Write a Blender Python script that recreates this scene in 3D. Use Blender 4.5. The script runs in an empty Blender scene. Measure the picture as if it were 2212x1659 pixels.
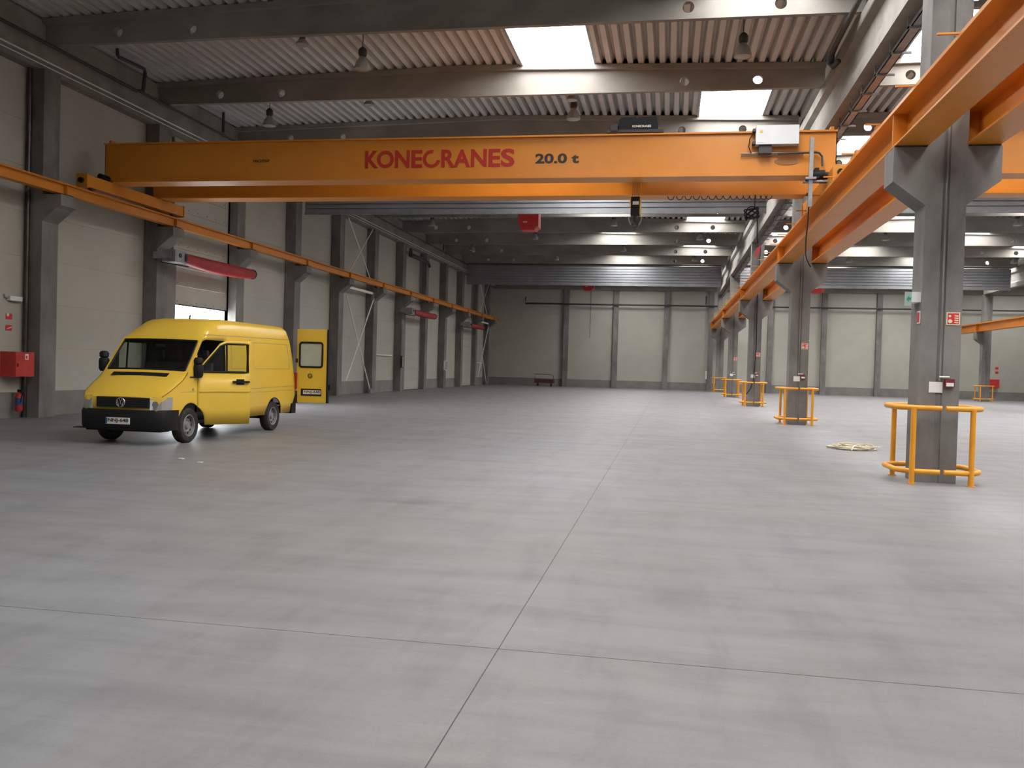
import bpy, bmesh, math, random
from mathutils import Vector, Matrix
random.seed(7)
S = bpy.context.scene
COL = S.collection
PI = math.pi
# ------------------------------------------------------------------ camera, world, exposure
cam_d = bpy.data.cameras.new('camera'); cam = bpy.data.objects.new('camera', cam_d); COL.objects.link(cam)
cam_d.sensor_width = 36.0; cam_d.lens = 1892.0 / 2212 * 36; cam_d.clip_end = 300; cam_d.clip_start = 0.05
def cam_matrix(p, y, r, loc):
    f = Vector((math.sin(y)*math.cos(p), math.cos(y)*math.cos(p), math.sin(p)))
    rt = Vector((math.cos(y), -math.sin(y), 0)); up = rt.cross(f)
    r2 = rt*math.cos(r) + up*math.sin(r); u2 = up*math.cos(r) - rt*math.sin(r)
    return Matrix(((r2.x, u2.x, -f.x, loc[0]), (r2.y, u2.y, -f.y, loc[1]), (r2.z, u2.z, -f.z, loc[2]), (0, 0, 0, 1)))
cam.matrix_world = cam_matrix(-0.0198, -0.1769, 0.0284, (0, 0, 1.65))
S.camera = cam
W = bpy.data.worlds.new('sky'); S.world = W; W.use_nodes = True
W.node_tree.nodes['Background'].inputs[0].default_value = (0.93, 0.96, 1.0, 1)
W.node_tree.nodes['Background'].inputs[1].default_value = 26.0
SKYLIGHT = 20.5
S.view_settings.view_transform = 'Standard'; S.view_settings.look = 'None'
S.view_settings.exposure = 0.0; S.view_settings.gamma = 1.0; S.view_settings.use_curve_mapping = False
S.cycles.max_bounces = 10; S.cycles.diffuse_bounces = 6; S.cycles.use_denoising = True

# ------------------------------------------------------------------ materials
def mat(name, col, rough=0.6, metal=0.0, spec=0.5):
    m = bpy.data.materials.new(name); m.use_nodes = True
    b = m.node_tree.nodes['Principled BSDF']
    b.inputs['Base Color'].default_value = (*col, 1); b.inputs['Roughness'].default_value = rough
    b.inputs['Metallic'].default_value = metal; b.inputs['Specular IOR Level'].default_value = spec
    return m
def noisy(name, c1, c2, scale=3.0, rough=0.7, metal=0.0, stretch=(1, 1, 1), detail=6, bump=0.0, lo=0.35, hi=0.65, rough2=None, spec=0.5):
    m = mat(name, c1, rough, metal, spec); nt = m.node_tree; b = nt.nodes['Principled BSDF']
    tc = nt.nodes.new('ShaderNodeTexCoord'); mp = nt.nodes.new('ShaderNodeMapping'); mp.inputs['Scale'].default_value = stretch
    g = nt.nodes.new('ShaderNodeNewGeometry')
    nt.links.new(g.outputs['Position'], mp.inputs['Vector'])
    n = nt.nodes.new('ShaderNodeTexNoise'); n.inputs['Scale'].default_value = scale; n.inputs['Detail'].default_value = detail
    n.inputs['Roughness'].default_value = 0.6
    nt.links.new(mp.outputs[0], n.inputs['Vector'])
    r = nt.nodes.new('ShaderNodeValToRGB'); r.color_ramp.elements[0].position = lo; r.color_ramp.elements[1].position = hi
    r.color_ramp.elements[0].color = (*c1, 1); r.color_ramp.elements[1].color = (*c2, 1)
    nt.links.new(n.outputs['Fac'], r.inputs[0]); nt.links.new(r.outputs[0], b.inputs['Base Color'])
    if rough2 is not None:
        mr = nt.nodes.new('ShaderNodeMapRange'); mr.inputs['To Min'].default_value = rough; mr.inputs['To Max'].default_value = rough2
        nt.links.new(n.outputs['Fac'], mr.inputs['Value']); nt.links.new(mr.outputs[0], b.inputs['Roughness'])
    if bump:
        bp = nt.nodes.new('ShaderNodeBump'); bp.inputs['Strength'].default_value = bump; bp.inputs['Distance'].default_value = 0.01
        nt.links.new(n.outputs['Fac'], bp.inputs['Height']); nt.links.new(bp.outputs[0], b.inputs['Normal'])
    return m
def emis(name, col, st):
    m = bpy.data.materials.new(name); m.use_nodes = True; nt = m.node_tree; nt.nodes.clear()
    e = nt.nodes.new('ShaderNodeEmission'); o = nt.nodes.new('ShaderNodeOutputMaterial')
    e.inputs[0].default_value = (*col, 1); e.inputs[1].default_value = st; nt.links.new(e.outputs[0], o.inputs[0]); return m
def glassy(name, tint, mix=0.12, rough=0.03):
    m = bpy.data.materials.new(name); m.use_nodes = True; nt = m.node_tree; nt.nodes.clear()
    t = nt.nodes.new('ShaderNodeBsdfTransparent'); t.inputs[0].default_value = (*tint, 1)
    g = nt.nodes.new('ShaderNodeBsdfGlossy'); g.inputs['Roughness'].default_value = rough
    f = nt.nodes.new('ShaderNodeLayerWeight'); f.inputs[0].default_value = 0.12
    x = nt.nodes.new('ShaderNodeMixShader'); o = nt.nodes.new('ShaderNodeOutputMaterial')
    nt.links.new(f.outputs['Facing'], x.inputs[0]); nt.links.new(t.outputs[0], x.inputs[1]); nt.links.new(g.outputs[0], x.inputs[2])
    nt.links.new(x.outputs[0], o.inputs[0]); return m
def floor_material():
    m = mat('dusty_concrete_floor', (.42, .4, .4), 0.5); nt = m.node_tree; b = nt.nodes['Principled BSDF']; L = nt.links.new
    g = nt.nodes.new('ShaderNodeNewGeometry')
    def noise(scale, st, rot=0.0, detail=6, w=0.55):
        mp = nt.nodes.new('ShaderNodeMapping'); mp.inputs['Scale'].default_value = st; mp.inputs['Rotation'].default_value = (0, 0, rot)
        L(g.outputs['Position'], mp.inputs['Vector'])
        n = nt.nodes.new('ShaderNodeTexNoise'); n.inputs['Scale'].default_value = scale; n.inputs['Detail'].default_value = detail
        n.inputs['Roughness'].default_value = w; n.inputs['Distortion'].default_value = 0.4
        L(mp.outputs[0], n.inputs['Vector']); return n.outputs['Fac']
    def ramp(f, stops):
        r = nt.nodes.new('ShaderNodeValToRGB'); e = r.color_ramp.elements
        e[0].position, e[0].color = stops[0][0], (*stops[0][1], 1); e[1].position, e[1].color = stops[-1][0], (*stops[-1][1], 1)
        for p, c in stops[1:-1]:
            k = e.new(p); k.color = (*c, 1)
        L(f, r.inputs[0]); return r.outputs[0]
    def mix(kind, fac, a, c):
        x = nt.nodes.new('ShaderNodeMix'); x.data_type = 'RGBA'; x.blend_type = kind
        if isinstance(fac, float): x.inputs[0].default_value = fac
        else: L(fac, x.inputs[0])
        L(a, x.inputs[6]); L(c, x.inputs[7]); return x.outputs[2]
    hue = ramp(noise(0.22, (1, 1, 1), 0.3, 4), [(0.36, (.196, .182, .182)), (0.5, (.192, .186, .189)), (0.64, (.183, .187, .200))])
    streak = ramp(noise(1.7, (0.35, 1.5, 1), 0.22, 10, 0.66), [(0.3, (.80, .80, .81)), (0.52, (1, 1, 1)), (0.72, (1.12, 1.12, 1.12))])
    swirl = ramp(noise(1.6, (1.6, 0.4, 1), -0.5, 10, 0.66), [(0.33, (.84, .84, .85)), (0.5, (1, 1, 1)), (0.75, (1.10, 1.10, 1.10))])
    fine = ramp(noise(70, (1, 1, 1), 0, 3), [(0.3, (.94, .94, .94)), (0.7, (1.04, 1.04, 1.04))])
    dust = ramp(noise(1.0, (0.45, 2.6, 1), 0.12, 10, 0.72), [(0.60, (0, 0, 0)), (0.78, (1, 1, 1))])
    c = mix('MULTIPLY', 1.0, hue, streak); c = mix('MULTIPLY', 0.9, c, swirl); c = mix('MULTIPLY', 1.0, c, fine)
    bright = nt.nodes.new('ShaderNodeRGB'); bright.outputs[0].default_value = (.29, .285, .285, 1)
    sc = nt.nodes.new('ShaderNodeMath'); sc.operation = 'MULTIPLY'; sc.inputs[1].default_value = 0.35; L(dust, sc.inputs[0])
    c = mix('MIX', sc.outputs[0], c, bright.outputs[0])
    L(c, b.inputs['Base Color']); b.inputs['Specular IOR Level'].default_value = 0.35
    rr = nt.nodes.new('ShaderNodeMapRange'); rr.inputs['To Min'].default_value = 0.42; rr.inputs['To Max'].default_value = 0.62
    L(noise(0.9, (0.35, 1.5, 1), 0.22, 8, 0.62), rr.inputs['Value']); L(rr.outputs[0], b.inputs['Roughness'])
    return m
M = dict(
    floor=floor_material(),
    concrete=noisy('column_concrete', (.125, .116, .108), (.215, .203, .19), 1.4, 0.85, stretch=(1, 1, .5), bump=.15),
    beam=noisy('beam_concrete', (.185, .17, .152), (.265, .248, .226), 1.1, 0.85, stretch=(.5, 1, 1), bump=.1),
    plinth=noisy('plinth_concrete', (.18, .17, .16), (.225, .215, .20), 1.5, 0.85),
    panel=noisy('painted_wall_panel', (.385, .37, .325), (.425, .41, .362), .6, 0.6),
    joint=mat('joint_sealant', (.24, .235, .215), .8),
    deck=noisy('roof_sheet_paint', (.42, .415, .395), (.48, .475, .455), .5, 0.5),
    roof=mat('roof_felt', (.25, .25, .25), .9),
    galv=noisy('galvanised_steel', (.24, .245, .255), (.33, .335, .345), 4, 0.45, 0.6),
    curtain=noisy('ribbed_steel_sheet', (.25, .26, .28), (.31, .32, .345), 1.0, 0.38, 0.4),
    dark=mat('dark_metal', (.035, .033, .033), .55), black=mat('black_plastic', (.010, .010, .011), .6, 0, .25), rubber=noisy('tyre_rubber', (.012, .012, .012), (.035, .033, .03), 9, .85),
    orange=noisy('orange_paint', (.55, .195, .016), (.60, .22, .02), 1.2, 0.38), guard=noisy('guard_orange_paint', (.66, .27, .014), (.72, .31, .02), 5, 0.4),
    yellow=noisy('van_yellow_paint', (.73, .475, .052), (.77, .505, .062), 1.5, 0.28),
    cabin=mat('cabin_grey_trim', (.028, .028, .03), .8), seat=noisy('seat_cloth', (.03, .03, .034), (.05, .05, .055), 20, .9),
    red=noisy('red_enamel', (.42, .022, .018), (.52, .035, .028), 4, .4), vinyl=noisy('red_vinyl', (.27, .014, .018), (.36, .024, .028), 5, .5, bump=.3),
    white=mat('white_paint', (.75, .75, .73), .5), letter_red=mat('lettering_red', (.40, .018, .010), .5), letter_black=mat('lettering_black', (.02, .016, .012), .5),
    cabinet=noisy('cabinet_grey_paint', (.62, .64, .66), (.68, .70, .72), 2, .45), chrome=mat('chrome', (.62, .62, .64), .2, .9),
    rim=mat('silver_wheel_paint', (.30, .30, .31), .4, .5), lens=mat('headlamp_lens', (.34, .355, .36), .1, .4, .8), amber=mat('indicator_lens', (.38, .37, .35), .12, .3, .8),
    glass=glassy('tinted_window_glass', (.70, .76, .70)), screen=glassy('windscreen_glass', (.74, .79, .75)), pale=noisy('pale_green_glass', (.36, .42, .36), (.42, .47, .41), 3, .12),
    bell=mat('acrylic_reflector', (.30, .295, .28), .25), skylight=emis('skylight_daylight', (1.0, .985, .96), SKYLIGHT),
    cable=noisy('beige_cable', (.42, .36, .25), (.56, .50, .38), 12, .7), green=mat('green_sign', (.02, .30, .18), .5), paper=mat('paper', (.70, .69, .67), .8),
    signred=mat('sign_red', (.60, .03, .03), .5), cream=mat('sign_cream', (.72, .68, .50), .6), tail=mat('tail_lamp_red', (.35, .01, .01), .2), hookyellow=mat('hook_block_yellow', (.75, .45, .02), .4),
    pipe=noisy('dark_pipe_steel', (.07, .065, .06), (.11, .10, .095), 3, .3, .7), darkred=mat('dark_red_paint', (.07, .018, .016), .6), callred=mat('call_point_red', (.16, .012, .018), .5), palegreen=mat('pale_green_panel', (.36, .44, .40), .5),
    hatch=mat('hatch_brown_paint', (.30, .12, .02), .3),
    blueband=mat('plate_blue_band', (.03, .07, .25), .5), apron=noisy('outside_concrete', (.5, .49, .47), (.58, .57, .55), .8, .9), pink=mat('red_tag', (.62, .08, .10), .6), grille=mat('grille_black', (.012, .012, .013), .45),
)

# ------------------------------------------------------------------ mesh helpers
ORG = {}
class MB:
    def __init__(s): s.v = []; s.f = []; s.ch = []
    def add(s, v, f):
        o = len(s.v); c = len(s.f); s.v += [tuple(p) for p in v]; s.f += [tuple(o+i for i in q) for q in f]; s.ch.append((o, len(s.v), c, len(s.f))); return s
    def box(s, x0, x1, y0, y1, z0, z1):
        return s.add([(x0,y0,z0),(x1,y0,z0),(x1,y1,z0),(x0,y1,z0),(x0,y0,z1),(x1,y0,z1),(x1,y1,z1),(x0,y1,z1)],
                     [(0,3,2,1),(4,5,6,7),(0,1,5,4),(1,2,6,5),(2,3,7,6),(3,0,4,7)])
    def prism(s, pts, axis, a0, a1):   # pts 2-D; axis 'x': (y,z), 'y': (x,z), 'z': (x,y)
        n = len(pts)
        def P(p, a): return (a, p[0], p[1]) if axis == 'x' else (p[0], a, p[1]) if axis == 'y' else (p[0], p[1], a)
        return s.add([P(p, a0) for p in pts] + [P(p, a1) for p in pts],
                     [tuple(range(n))[::-1], tuple(range(n, 2*n))] + [(i, (i+1) % n, n+(i+1) % n, n+i) for i in range(n)])
    def cyl(s, p0, p1, r0, r1=None, n=12, caps=True):
        r1 = r0 if r1 is None else r1; p0 = Vector(p0); p1 = Vector(p1); d = (p1-p0).normalized()
        a = d.orthogonal().normalized(); b = d.cross(a); v = []
        for p, r in ((p0, r0), (p1, r1)):
            for i in range(n): t = 2*PI*i/n; v.append(p + a*r*math.cos(t) + b*r*math.sin(t))
        f = [(i, (i+1) % n, n+(i+1) % n, n+i) for i in range(n)]
        if caps: f += [tuple(range(n))[::-1], tuple(range(n, 2*n))]
        return s.add(v, f)
    def tube(s, pts, r, n=8, closed=False):
        pts = [Vector(p) for p in pts]; m = len(pts); v = []; up = None
        for i, p in enumerate(pts):
            a = pts[(i-1) % m] if (i > 0 or closed) else p; c = pts[(i+1) % m] if (i < m-1 or closed) else p
            t = (c-a).normalized()
            if up is None: up = t.orthogonal().normalized()
            up = (up - t*up.dot(t)); up = up.normalized() if up.length > 1e-6 else t.orthogonal().normalized()
            b = t.cross(up)
            k = 1.0
            if (0 < i < m-1) or closed:
                cs = max(-1, min(1, (p-a).normalized().dot((c-p).normalized()))); k = min(1.6, 1/max(.3, math.cos(math.acos(cs)/2)))
            for j in range(n):
                w = 2*PI*j/n; v.append(p + (up*math.cos(w) + b*math.sin(w))*r*k)
        f = []
        for i in range(m if closed else m-1):
            i2 = (i+1) % m
            for j in range(n): f.append((i*n+j, i*n+(j+1) % n, i2*n+(j+1) % n, i2*n+j))
        if not closed: f += [tuple(range(n))[::-1], tuple(range((m-1)*n, m*n))]
        return s.add(v, f)
    def lathe(s, prof, c, axis='z', n=20, flip=1, cap=True):   # prof (r, h) along axis from c
        v = []; m = len(prof)
        for r, h in prof:
            for i in range(n):
                t = 2*PI*i/n; a, b = r*math.cos(t), r*math.sin(t)
                v.append((c[0]+a, c[1]+b, c[2]+h) if axis == 'z' else (c[0]+h*flip, c[1]+a, c[2]+b) if axis == 'x' else (c[0]+a, c[1]+h*flip, c[2]+b))
        f = [(i*n+j, i*n+(j+1) % n, (i+1)*n+(j+1) % n, (i+1)*n+j) for i in range(m-1) for j in range(n)]
        if cap and prof[0][0] > 1e-4: f.append(tuple(range(n))[::-1])
        if cap and prof[-1][0] > 1e-4: f.append(tuple(range((m-1)*n, m*n)))
        return s.add(v, f)
    def mesh(s, name, m, off=(0, 0, 0), smooth=False, recalc=True, angle=40):
        me = bpy.data.meshes.new(name); me.from_pydata([(a-off[0], b-off[1], c-off[2]) for a, b, c in s.v], [], s.f)
        bm = bmesh.new(); bm.from_mesh(me)
        if smooth: bmesh.ops.remove_doubles(bm, verts=bm.verts, dist=1e-5)
        if recalc: bmesh.ops.recalc_face_normals(bm, faces=bm.faces)
        if smooth:
            for f in bm.faces: f.smooth = True
            for e in bm.edges:
                if len(e.link_faces) == 2 and e.calc_face_angle(0) > math.radians(angle): e.smooth = False
        bm.to_mesh(me); bm.free()
        if m: me.materials.append(m)
        return me
    def groups(s):
        bb = []
        for (a, b, c, d) in s.ch:
            vs = s.v[a:b]; bb.append([min(p[i] for p in vs)-.0025 for i in range(3)] + [max(p[i] for p in vs)+.0025 for i in range(3)])
        par = list(range(len(bb)))
        def find(i):
            while par[i] != i: i = par[i]
            return i
        for i in range(len(bb)):
            for j in range(i):
                if all(bb[i][k] <= bb[j][k+3] and bb[j][k] <= bb[i][k+3] for k in range(3)): par[find(i)] = find(j)
        g = {}
        for i in range(len(bb)): g.setdefault(find(i), []).append(i)
        return list(g.values())
    def build(s, name, m, parent=None, smooth=False, loc=None, recalc=True, angle=40, split=True):
        if split and len(s.ch) > 1 and not any(w in name for w in ('lettering', 'seam', 'text', 'pictogram', 'emblem', 'marking', 'badge')):
            gs = s.groups()
            if len(gs) > 1:
                first = None
                for g in gs:
                    mb = MB()
                    for i in g:
                        a, b, c, d = s.ch[i]; mb.add(s.v[a:b], [tuple(q-a for q in f) for f in s.f[c:d]])
                    o = mb.build(name, m, parent, smooth, loc, recalc, angle, False); first = first or o
                return first
        return s.build1(name, m, parent, smooth, loc, recalc, angle)
    def build1(s, name, m, parent=None, smooth=False, loc=None, recalc=True, angle=40):
        """world-coordinate mesh; origin at loc (or the parent's origin)"""
        po = ORG[parent.name] if parent else Vector((0, 0, 0))
        o0 = Vector(loc) if loc is not None else po
        ob = bpy.data.objects.new(name, s.mesh(name, m, o0, smooth, recalc, angle)); COL.objects.link(ob)
        if parent: ob.parent = parent
        ob.location = o0 - po; ORG[ob.name] = o0
        return ob
def tag(o, label=None, cat=None, group=None, kind=None):
    for k, v in (('label', label), ('category', cat), ('group', group), ('kind', kind)):
        if v: o[k] = v
    return o
def thing(name, label, cat, loc, group=None, kind=None):
    o = bpy.data.objects.new(name, None); COL.objects.link(o); o.location = loc; o.empty_display_size = .1
    ORG[o.name] = Vector(loc); return tag(o, label, cat, group, kind)
def copy_tree(src, loc, label=None):
    def rec(o, par):
        c = o.copy(); COL.objects.link(c)
        if par: c.parent = par
        for ch in o.children: rec(ch, c)
        return c
    r = rec(src, None); r.location = loc
    if label: r['label'] = label
    ORG[r.name] = Vector(loc); return r
def inst(name, me, parent, off):
    o = bpy.data.objects.new(name, me); COL.objects.link(o); o.parent = parent; o.location = off; ORG[o.name] = ORG[parent.name] + Vector(off); return o
def curve_mesh(polys, ext):
    """filled 2-D polygons (holes allowed) in X,Z, thickness 2*ext along Y -> verts, faces"""
    c = bpy.data.curves.new('tmp', 'CURVE'); c.dimensions = '2D'; c.fill_mode = 'BOTH'; c.extrude = ext
    for p in polys:
        sp = c.splines.new('POLY'); sp.points.add(len(p)-1); sp.use_cyclic_u = True
        for q, (a, b) in zip(sp.points, p): q.co = (a, b, 0, 1)
    o = bpy.data.objects.new('tmp', c); COL.objects.link(o)
    dg = bpy.context.evaluated_depsgraph_get(); e = o.evaluated_get(dg); me = e.to_mesh()
    v = [(q.co.x, q.co.z, q.co.y) for q in me.vertices]; f = [tuple(p.vertices) for p in me.polygons]
    e.to_mesh_clear(); bpy.data.objects.remove(o); bpy.data.curves.remove(c); return v, f
def circle(cx, cz, r, n=20): return [(cx + r*math.cos(2*PI*i/n), cz + r*math.sin(2*PI*i/n)) for i in range(n)]
def rrect(x0, x1, z0, z1, r, n=5):
    p = []
    for cx, cz, a in ((x1-r, z1-r, 0), (x0+r, z1-r, 90), (x0+r, z0+r, 180), (x1-r, z0+r, 270)):
        for i in range(n+1): t = math.radians(a + 90*i/n); p.append((cx + r*math.cos(t), cz + r*math.sin(t)))
    return p
def text_vf(txt, x0, x1, z0, z1, y, bold=0.0, depth=0.006, face=-1):
    """letters fitted in the box x0..x1, z0..z1 on plane y"""
    c = bpy.data.curves.new('tmp', 'FONT'); c.body = txt; c.size = 1; c.offset = bold; c.resolution_u = 4; c.extrude = 0.5
    o = bpy.data.objects.new('tmp', c); COL.objects.link(o)
    dg = bpy.context.evaluated_depsgraph_get(); e = o.evaluated_get(dg); me = e.to_mesh()
    v = [tuple(q.co) for q in me.vertices]; f = [tuple(p.vertices) for p in me.polygons]
    e.to_mesh_clear(); bpy.data.objects.remove(o); bpy.data.curves.remove(c)
    ax = min(p[0] for p in v); bx = max(p[0] for p in v); az = min(p[1] for p in v); bz = max(p[1] for p in v)
    return [(x0 + (p[0]-ax)/(bx-ax)*(x1-x0), y + (p[2])*depth, z0 + (p[1]-az)/(bz-az)*(z1-z0)) for p in v], f
ORD = ['first', 'second', 'third', 'fourth', 'fifth', 'sixth', 'seventh', 'eighth', 'ninth', 'tenth', 'eleventh', 'twelfth', 'thirteenth', 'fourteenth']

# ------------------------------------------------------------------ grid of the hall
YB = [20.2 + 5.1*k for k in range(-5, 12)]          # frame lines
Y0, Y1 = YB[0] - .3, 79.0
XL, XR = -16.3, 34.0
def ztop(x):
    if x < 4.2: return 10.18 + .24*(1 - abs(x + 6.1)/10.3)
    if x < 23.8: return 10.18 + .24*(1 - abs(x - 14)/9.8)
    return 10.18 + .24*min(1, (x-23.8)/9.8)
PX, QX = [-3.4, 6.9, 17.2, 27.5], [1.75, 12.05, 22.35]
def sky_x(k): return QX if k % 2 == 0 else PX       # bay k starts at YB[k]

# ------------------------------------------------------------------ floor
fl = thing('floor', None, None, (0, 0, 0), kind='structure'); g = .0034
xs, ys = [XL, -.93, XR], [Y0-1, 5.0, Y1+.2]
for i in range(2):
    for j in range(2):
        MB().box(xs[i]+(g if i else 0), xs[i+1]-(0 if i else g), ys[j]+(g if j else 0), ys[j+1]-(0 if j else g), -.2, 0).build('floor_slab', M['floor'], fl)
MB().box(-.94, -.92, Y0-1, Y1+.2, -.19, -.0015).box(XL, XR, 4.99, 5.01, -.19, -.0015).build('joint_filler', M['dark'], fl)
tag(MB().box(XL, XR, Y0-1, Y1+.2, -.5, -.2).build('floor', M['dark']), kind='structure')
tag(MB().box(-60, XL-.25, -20, 100, -.5, -.02).build('floor', M['apron']), kind='structure')

# ------------------------------------------------------------------ left wall, doors
wl = thing('wall_left', None, None, (XL, 0, 0), kind='structure')
rows = [.65, 1.8, 2.95, 4.1, 5.25, 6.4, 7.55, 8.7, 10.9]
DOORS = {6: (26.45, 30.12), 11: (51.95, 55.6), 14: (67.25, 70.9)}       # bay index by YB
DH = 5.0
pj = .0016
for k in range(len(YB)):
    a = YB[k]; b = YB[k+1] if k < len(YB)-1 else Y1
    spans = [(a, b)]
    if k in DOORS: d0, d1 = DOORS[k]; spans = [(a, d0), (d1, b)]
    for (p, q) in spans:
        MB().box(XL-.2, XL+.02, p, q, -.02, .65).build('plinth', M['plinth'], wl)
        for r in range(len(rows)-1):
            MB().box(XL-.2, XL, p+pj, q-pj, rows[r]+pj, rows[r+1]-pj).build('wall_panel', M['panel'], wl)
    if k in DOORS:
        for r in range(len(rows)-1):
            if rows[r+1] > DH: MB().box(XL-.2, XL, d0, d1, max(rows[r], DH)+pj, rows[r+1]-pj).build('wall_panel', M['panel'], wl)
MB().box(XL-.24, XL-.2, Y0-1.25, 26.45, -.1, 10.96).box(XL-.24, XL-.2, 30.12, Y1+.3, -.1, 10.96).box(XL-.24, XL-.2, 26.45, 30.12, DH, 10.9).build('sheathing', M['joint'], wl)
for n, (k, (d0, d1)) in enumerate(DOORS.items()):
    t = thing('door_%d' % (n+1), None, None, (XL+.05, d0, 0), kind='structure')
    zb = 3.42 if n == 0 else .03
    h = .62; z = zb; ztop_leaf = zb + 5.0
    while z < ztop_leaf - .01:
        p = MB().box(XL+.04, XL+.10, d0+.02, d1-.02, z+.004, z+h-.004).build('door_section', M['panel'], t)
        hb = MB()
        for q in range(6):
            yy = d0 + .35 + q*(d1-d0-.7)/5
            hb.cyl((XL+.10, yy, z+.1), (XL+.112, yy, z+.1), .02, n=8)
        hb.build('bolt', M['joint'], p); z += h
    MB().box(XL+.03, XL+.11, d0+.02, d1-.02, zb-.03, zb+.004).build('bottom_seal', M['black'], t)
    for yy in (d0-.04, d1-.02):
        MB().box(XL+.02, XL+.16, yy, yy+.05, 0, 8.6).build('track', M['galv'], t)
    MB().cyl((XL+.22, d0-.1, 8.55), (XL+.22, d1+.1, 8.55), .05).build('spring_shaft', M['galv'], t)
    for (a, b) in ((YB[k]+.32, d0-.05), ):
        MB().box(XL, XL+.28, a, b, 0, 4.75).build('jamb', M['plinth'], t)

# back wall, right wall, front wall
wb = thing('wall_back', None, None, (0, Y1, 0), kind='structure')
bx = [-16.3] + [-9.27 + 4.45*i for i in range(-1, 10)] + [34.0]
bx = sorted(bx)
for i in range(len(bx)-1):
    MB().box(bx[i], bx[i+1], Y1-.02, Y1+.2, -.02, .68).build('plinth', M['plinth'], wb)
    for r in range(len(rows)-1):
        MB().box(bx[i]+pj, bx[i+1]-pj, Y1, Y1+.2, rows[r]+pj+(.03 if r == 0 else 0), rows[r+1]-pj).build('wall_panel', M['panel'], wb)
MB().box(XL-.24, XR+.2, Y1+.2, Y1+.24, -.1, 10.96).build('sheathing', M['joint'], wb)
tag(MB().box(XR, XR+.2, Y0-1, Y1+.2, 0, 10.9).build('wall_right', M['panel']), kind='structure')
tag(MB().box(XL, XR, Y0-1.2, Y0-1, 0, 10.9).build('wall_front', M['panel']), kind='structure')

# ------------------------------------------------------------------ roof
ce = thing('ceiling', None, None, (0, 0, 10.2), kind='structure')
MB().box(XL-.3, XR+.3, Y0-1.3, Y1+.4, 10.95, 11.1).build('roof_slab', M['roof'], ce)
HALF = 1.08
def deck_strip(x0, x1, y0, y1):
    mb = MB(); pts = []; x = x0; ph = [(0, 0), (.14, 0), (.19, .18), (.25, .18), (.30, 0)]
    while x < x1 - 1e-6:
        for dx, dz in ph[:4]:
            if x+dx <= x1: pts.append((x+dx, ztop(x+dx) + .015 + dz))
        x += .30
    pts.append((x1, ztop(x1)+.015))
    v = [(a, y0, b) for a, b in pts] + [(a, y1, b) for a, b in pts]; n = len(pts)
    mb.add(v, [(i, i+1, n+i+1, n+i) for i in range(n-1)]); return mb
wn = 0
for k in range(len(YB)):
    a = YB[k]; b = YB[k+1] if k < len(YB)-1 else Y1
    if k == 0: a = Y0-1.1
    ex = sky_x(k) if 1 <= k < len(YB)-1 else []
    e = XL
    for sx in ex:
        deck_strip(e, sx-HALF, a, b).build('roof_sheet', M['deck'], ce, recalc=False); e = sx+HALF
    deck_strip(e, XR, a, b).build('roof_sheet', M['deck'], ce, recalc=False)
    for sx in ex:
        wn += 1; zz = ztop(sx)
        w = thing('window_%d' % wn, None, None, (sx, (a+b)/2, zz), kind='structure')
        f = MB(); t0, t1 = zz-.02, 10.93
        f.box(sx-HALF-.02, sx-HALF+.05, a, b, t0, t1).box(sx+HALF-.05, sx+HALF+.02, a, b, t0, t1).box(sx-HALF, sx+HALF, a, a+.12, t0+.03, t1).box(sx-HALF, sx+HALF, b-.12, b, t0+.03, t1)
        f.build('skylight_frame', M['galv'], w)
        MB().box(sx-HALF+.05, sx+HALF-.05, a+.12, b-.12, zz+.30, zz+.33).build('skylight_pane', M['skylight'], w)

# cross beams
HOL = {0: [-13.95, -11.93, .17, 2.17], 1: [6.15, 8.17, 19.6, 21.6], 2: [26, 28]}
SPAN = {0: (XL+.05, 3.95), 1: (4.45, 23.55), 2: (24.05, XR)}
AISLE = {0: 'left aisle', 1: 'middle aisle', 2: 'right aisle'}
for a in (0, 1, 2):
    x0, x1 = SPAN[a]; me = None
    n = 16; top = [(x0+(x1-x0)*i/n, ztop(x0+(x1-x0)*i/n)-.14) for i in range(n+1)]
    poly = [(x0, 9.55), (x1, 9.55)] + top[::-1]
    v, f = curve_mesh([poly] + [circle(h, 9.81, .13) for h in HOL[a]], .075)
    mb = MB().add(v, f)
    fl_top = [(x, z+.14) for x, z in top]; mb.prism(top + fl_top[::-1], 'y', -.21, .21)
    me = mb.mesh('roof_beam', M['beam'], (x0, 0, 9.55))
    idx = 0
    for k, y in enumerate(YB):
        if y < 14: continue
        o = bpy.data.objects.new('roof_beam', me); COL.objects.link(o); o.location = (x0, y, 9.55)
        if y < 20: lab = 'concrete roof beam just above the top edge, over the %s' % AISLE[a]
        else:
            lab = 'concrete roof beam over the %s, %s one back from the camera' % (AISLE[a], ORD[idx]); idx += 1
        tag(o, lab, 'beam', 'roof beams over the ' + AISLE[a])

# eave beams
tag(MB().box(XL+.005, XL+.30, YB[3], Y1, 8.88, 10.15).build('eave_beam', M['beam']), 'long dark concrete eave beam along the top of the left wall', 'beam')
tag(MB().box(XL+.31, 3.9, Y1-.32, Y1-.03, 8.75, 10.15).build('eave_beam', M['beam']), 'concrete edge beam along the top of the back wall, left aisle', 'beam')
tag(MB().box(4.5, XR, Y1-.32, Y1-.03, 8.75, 10.15).build('eave_beam', M['beam']), 'concrete edge beam along the top of the back wall, right of the columns', 'beam')

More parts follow.
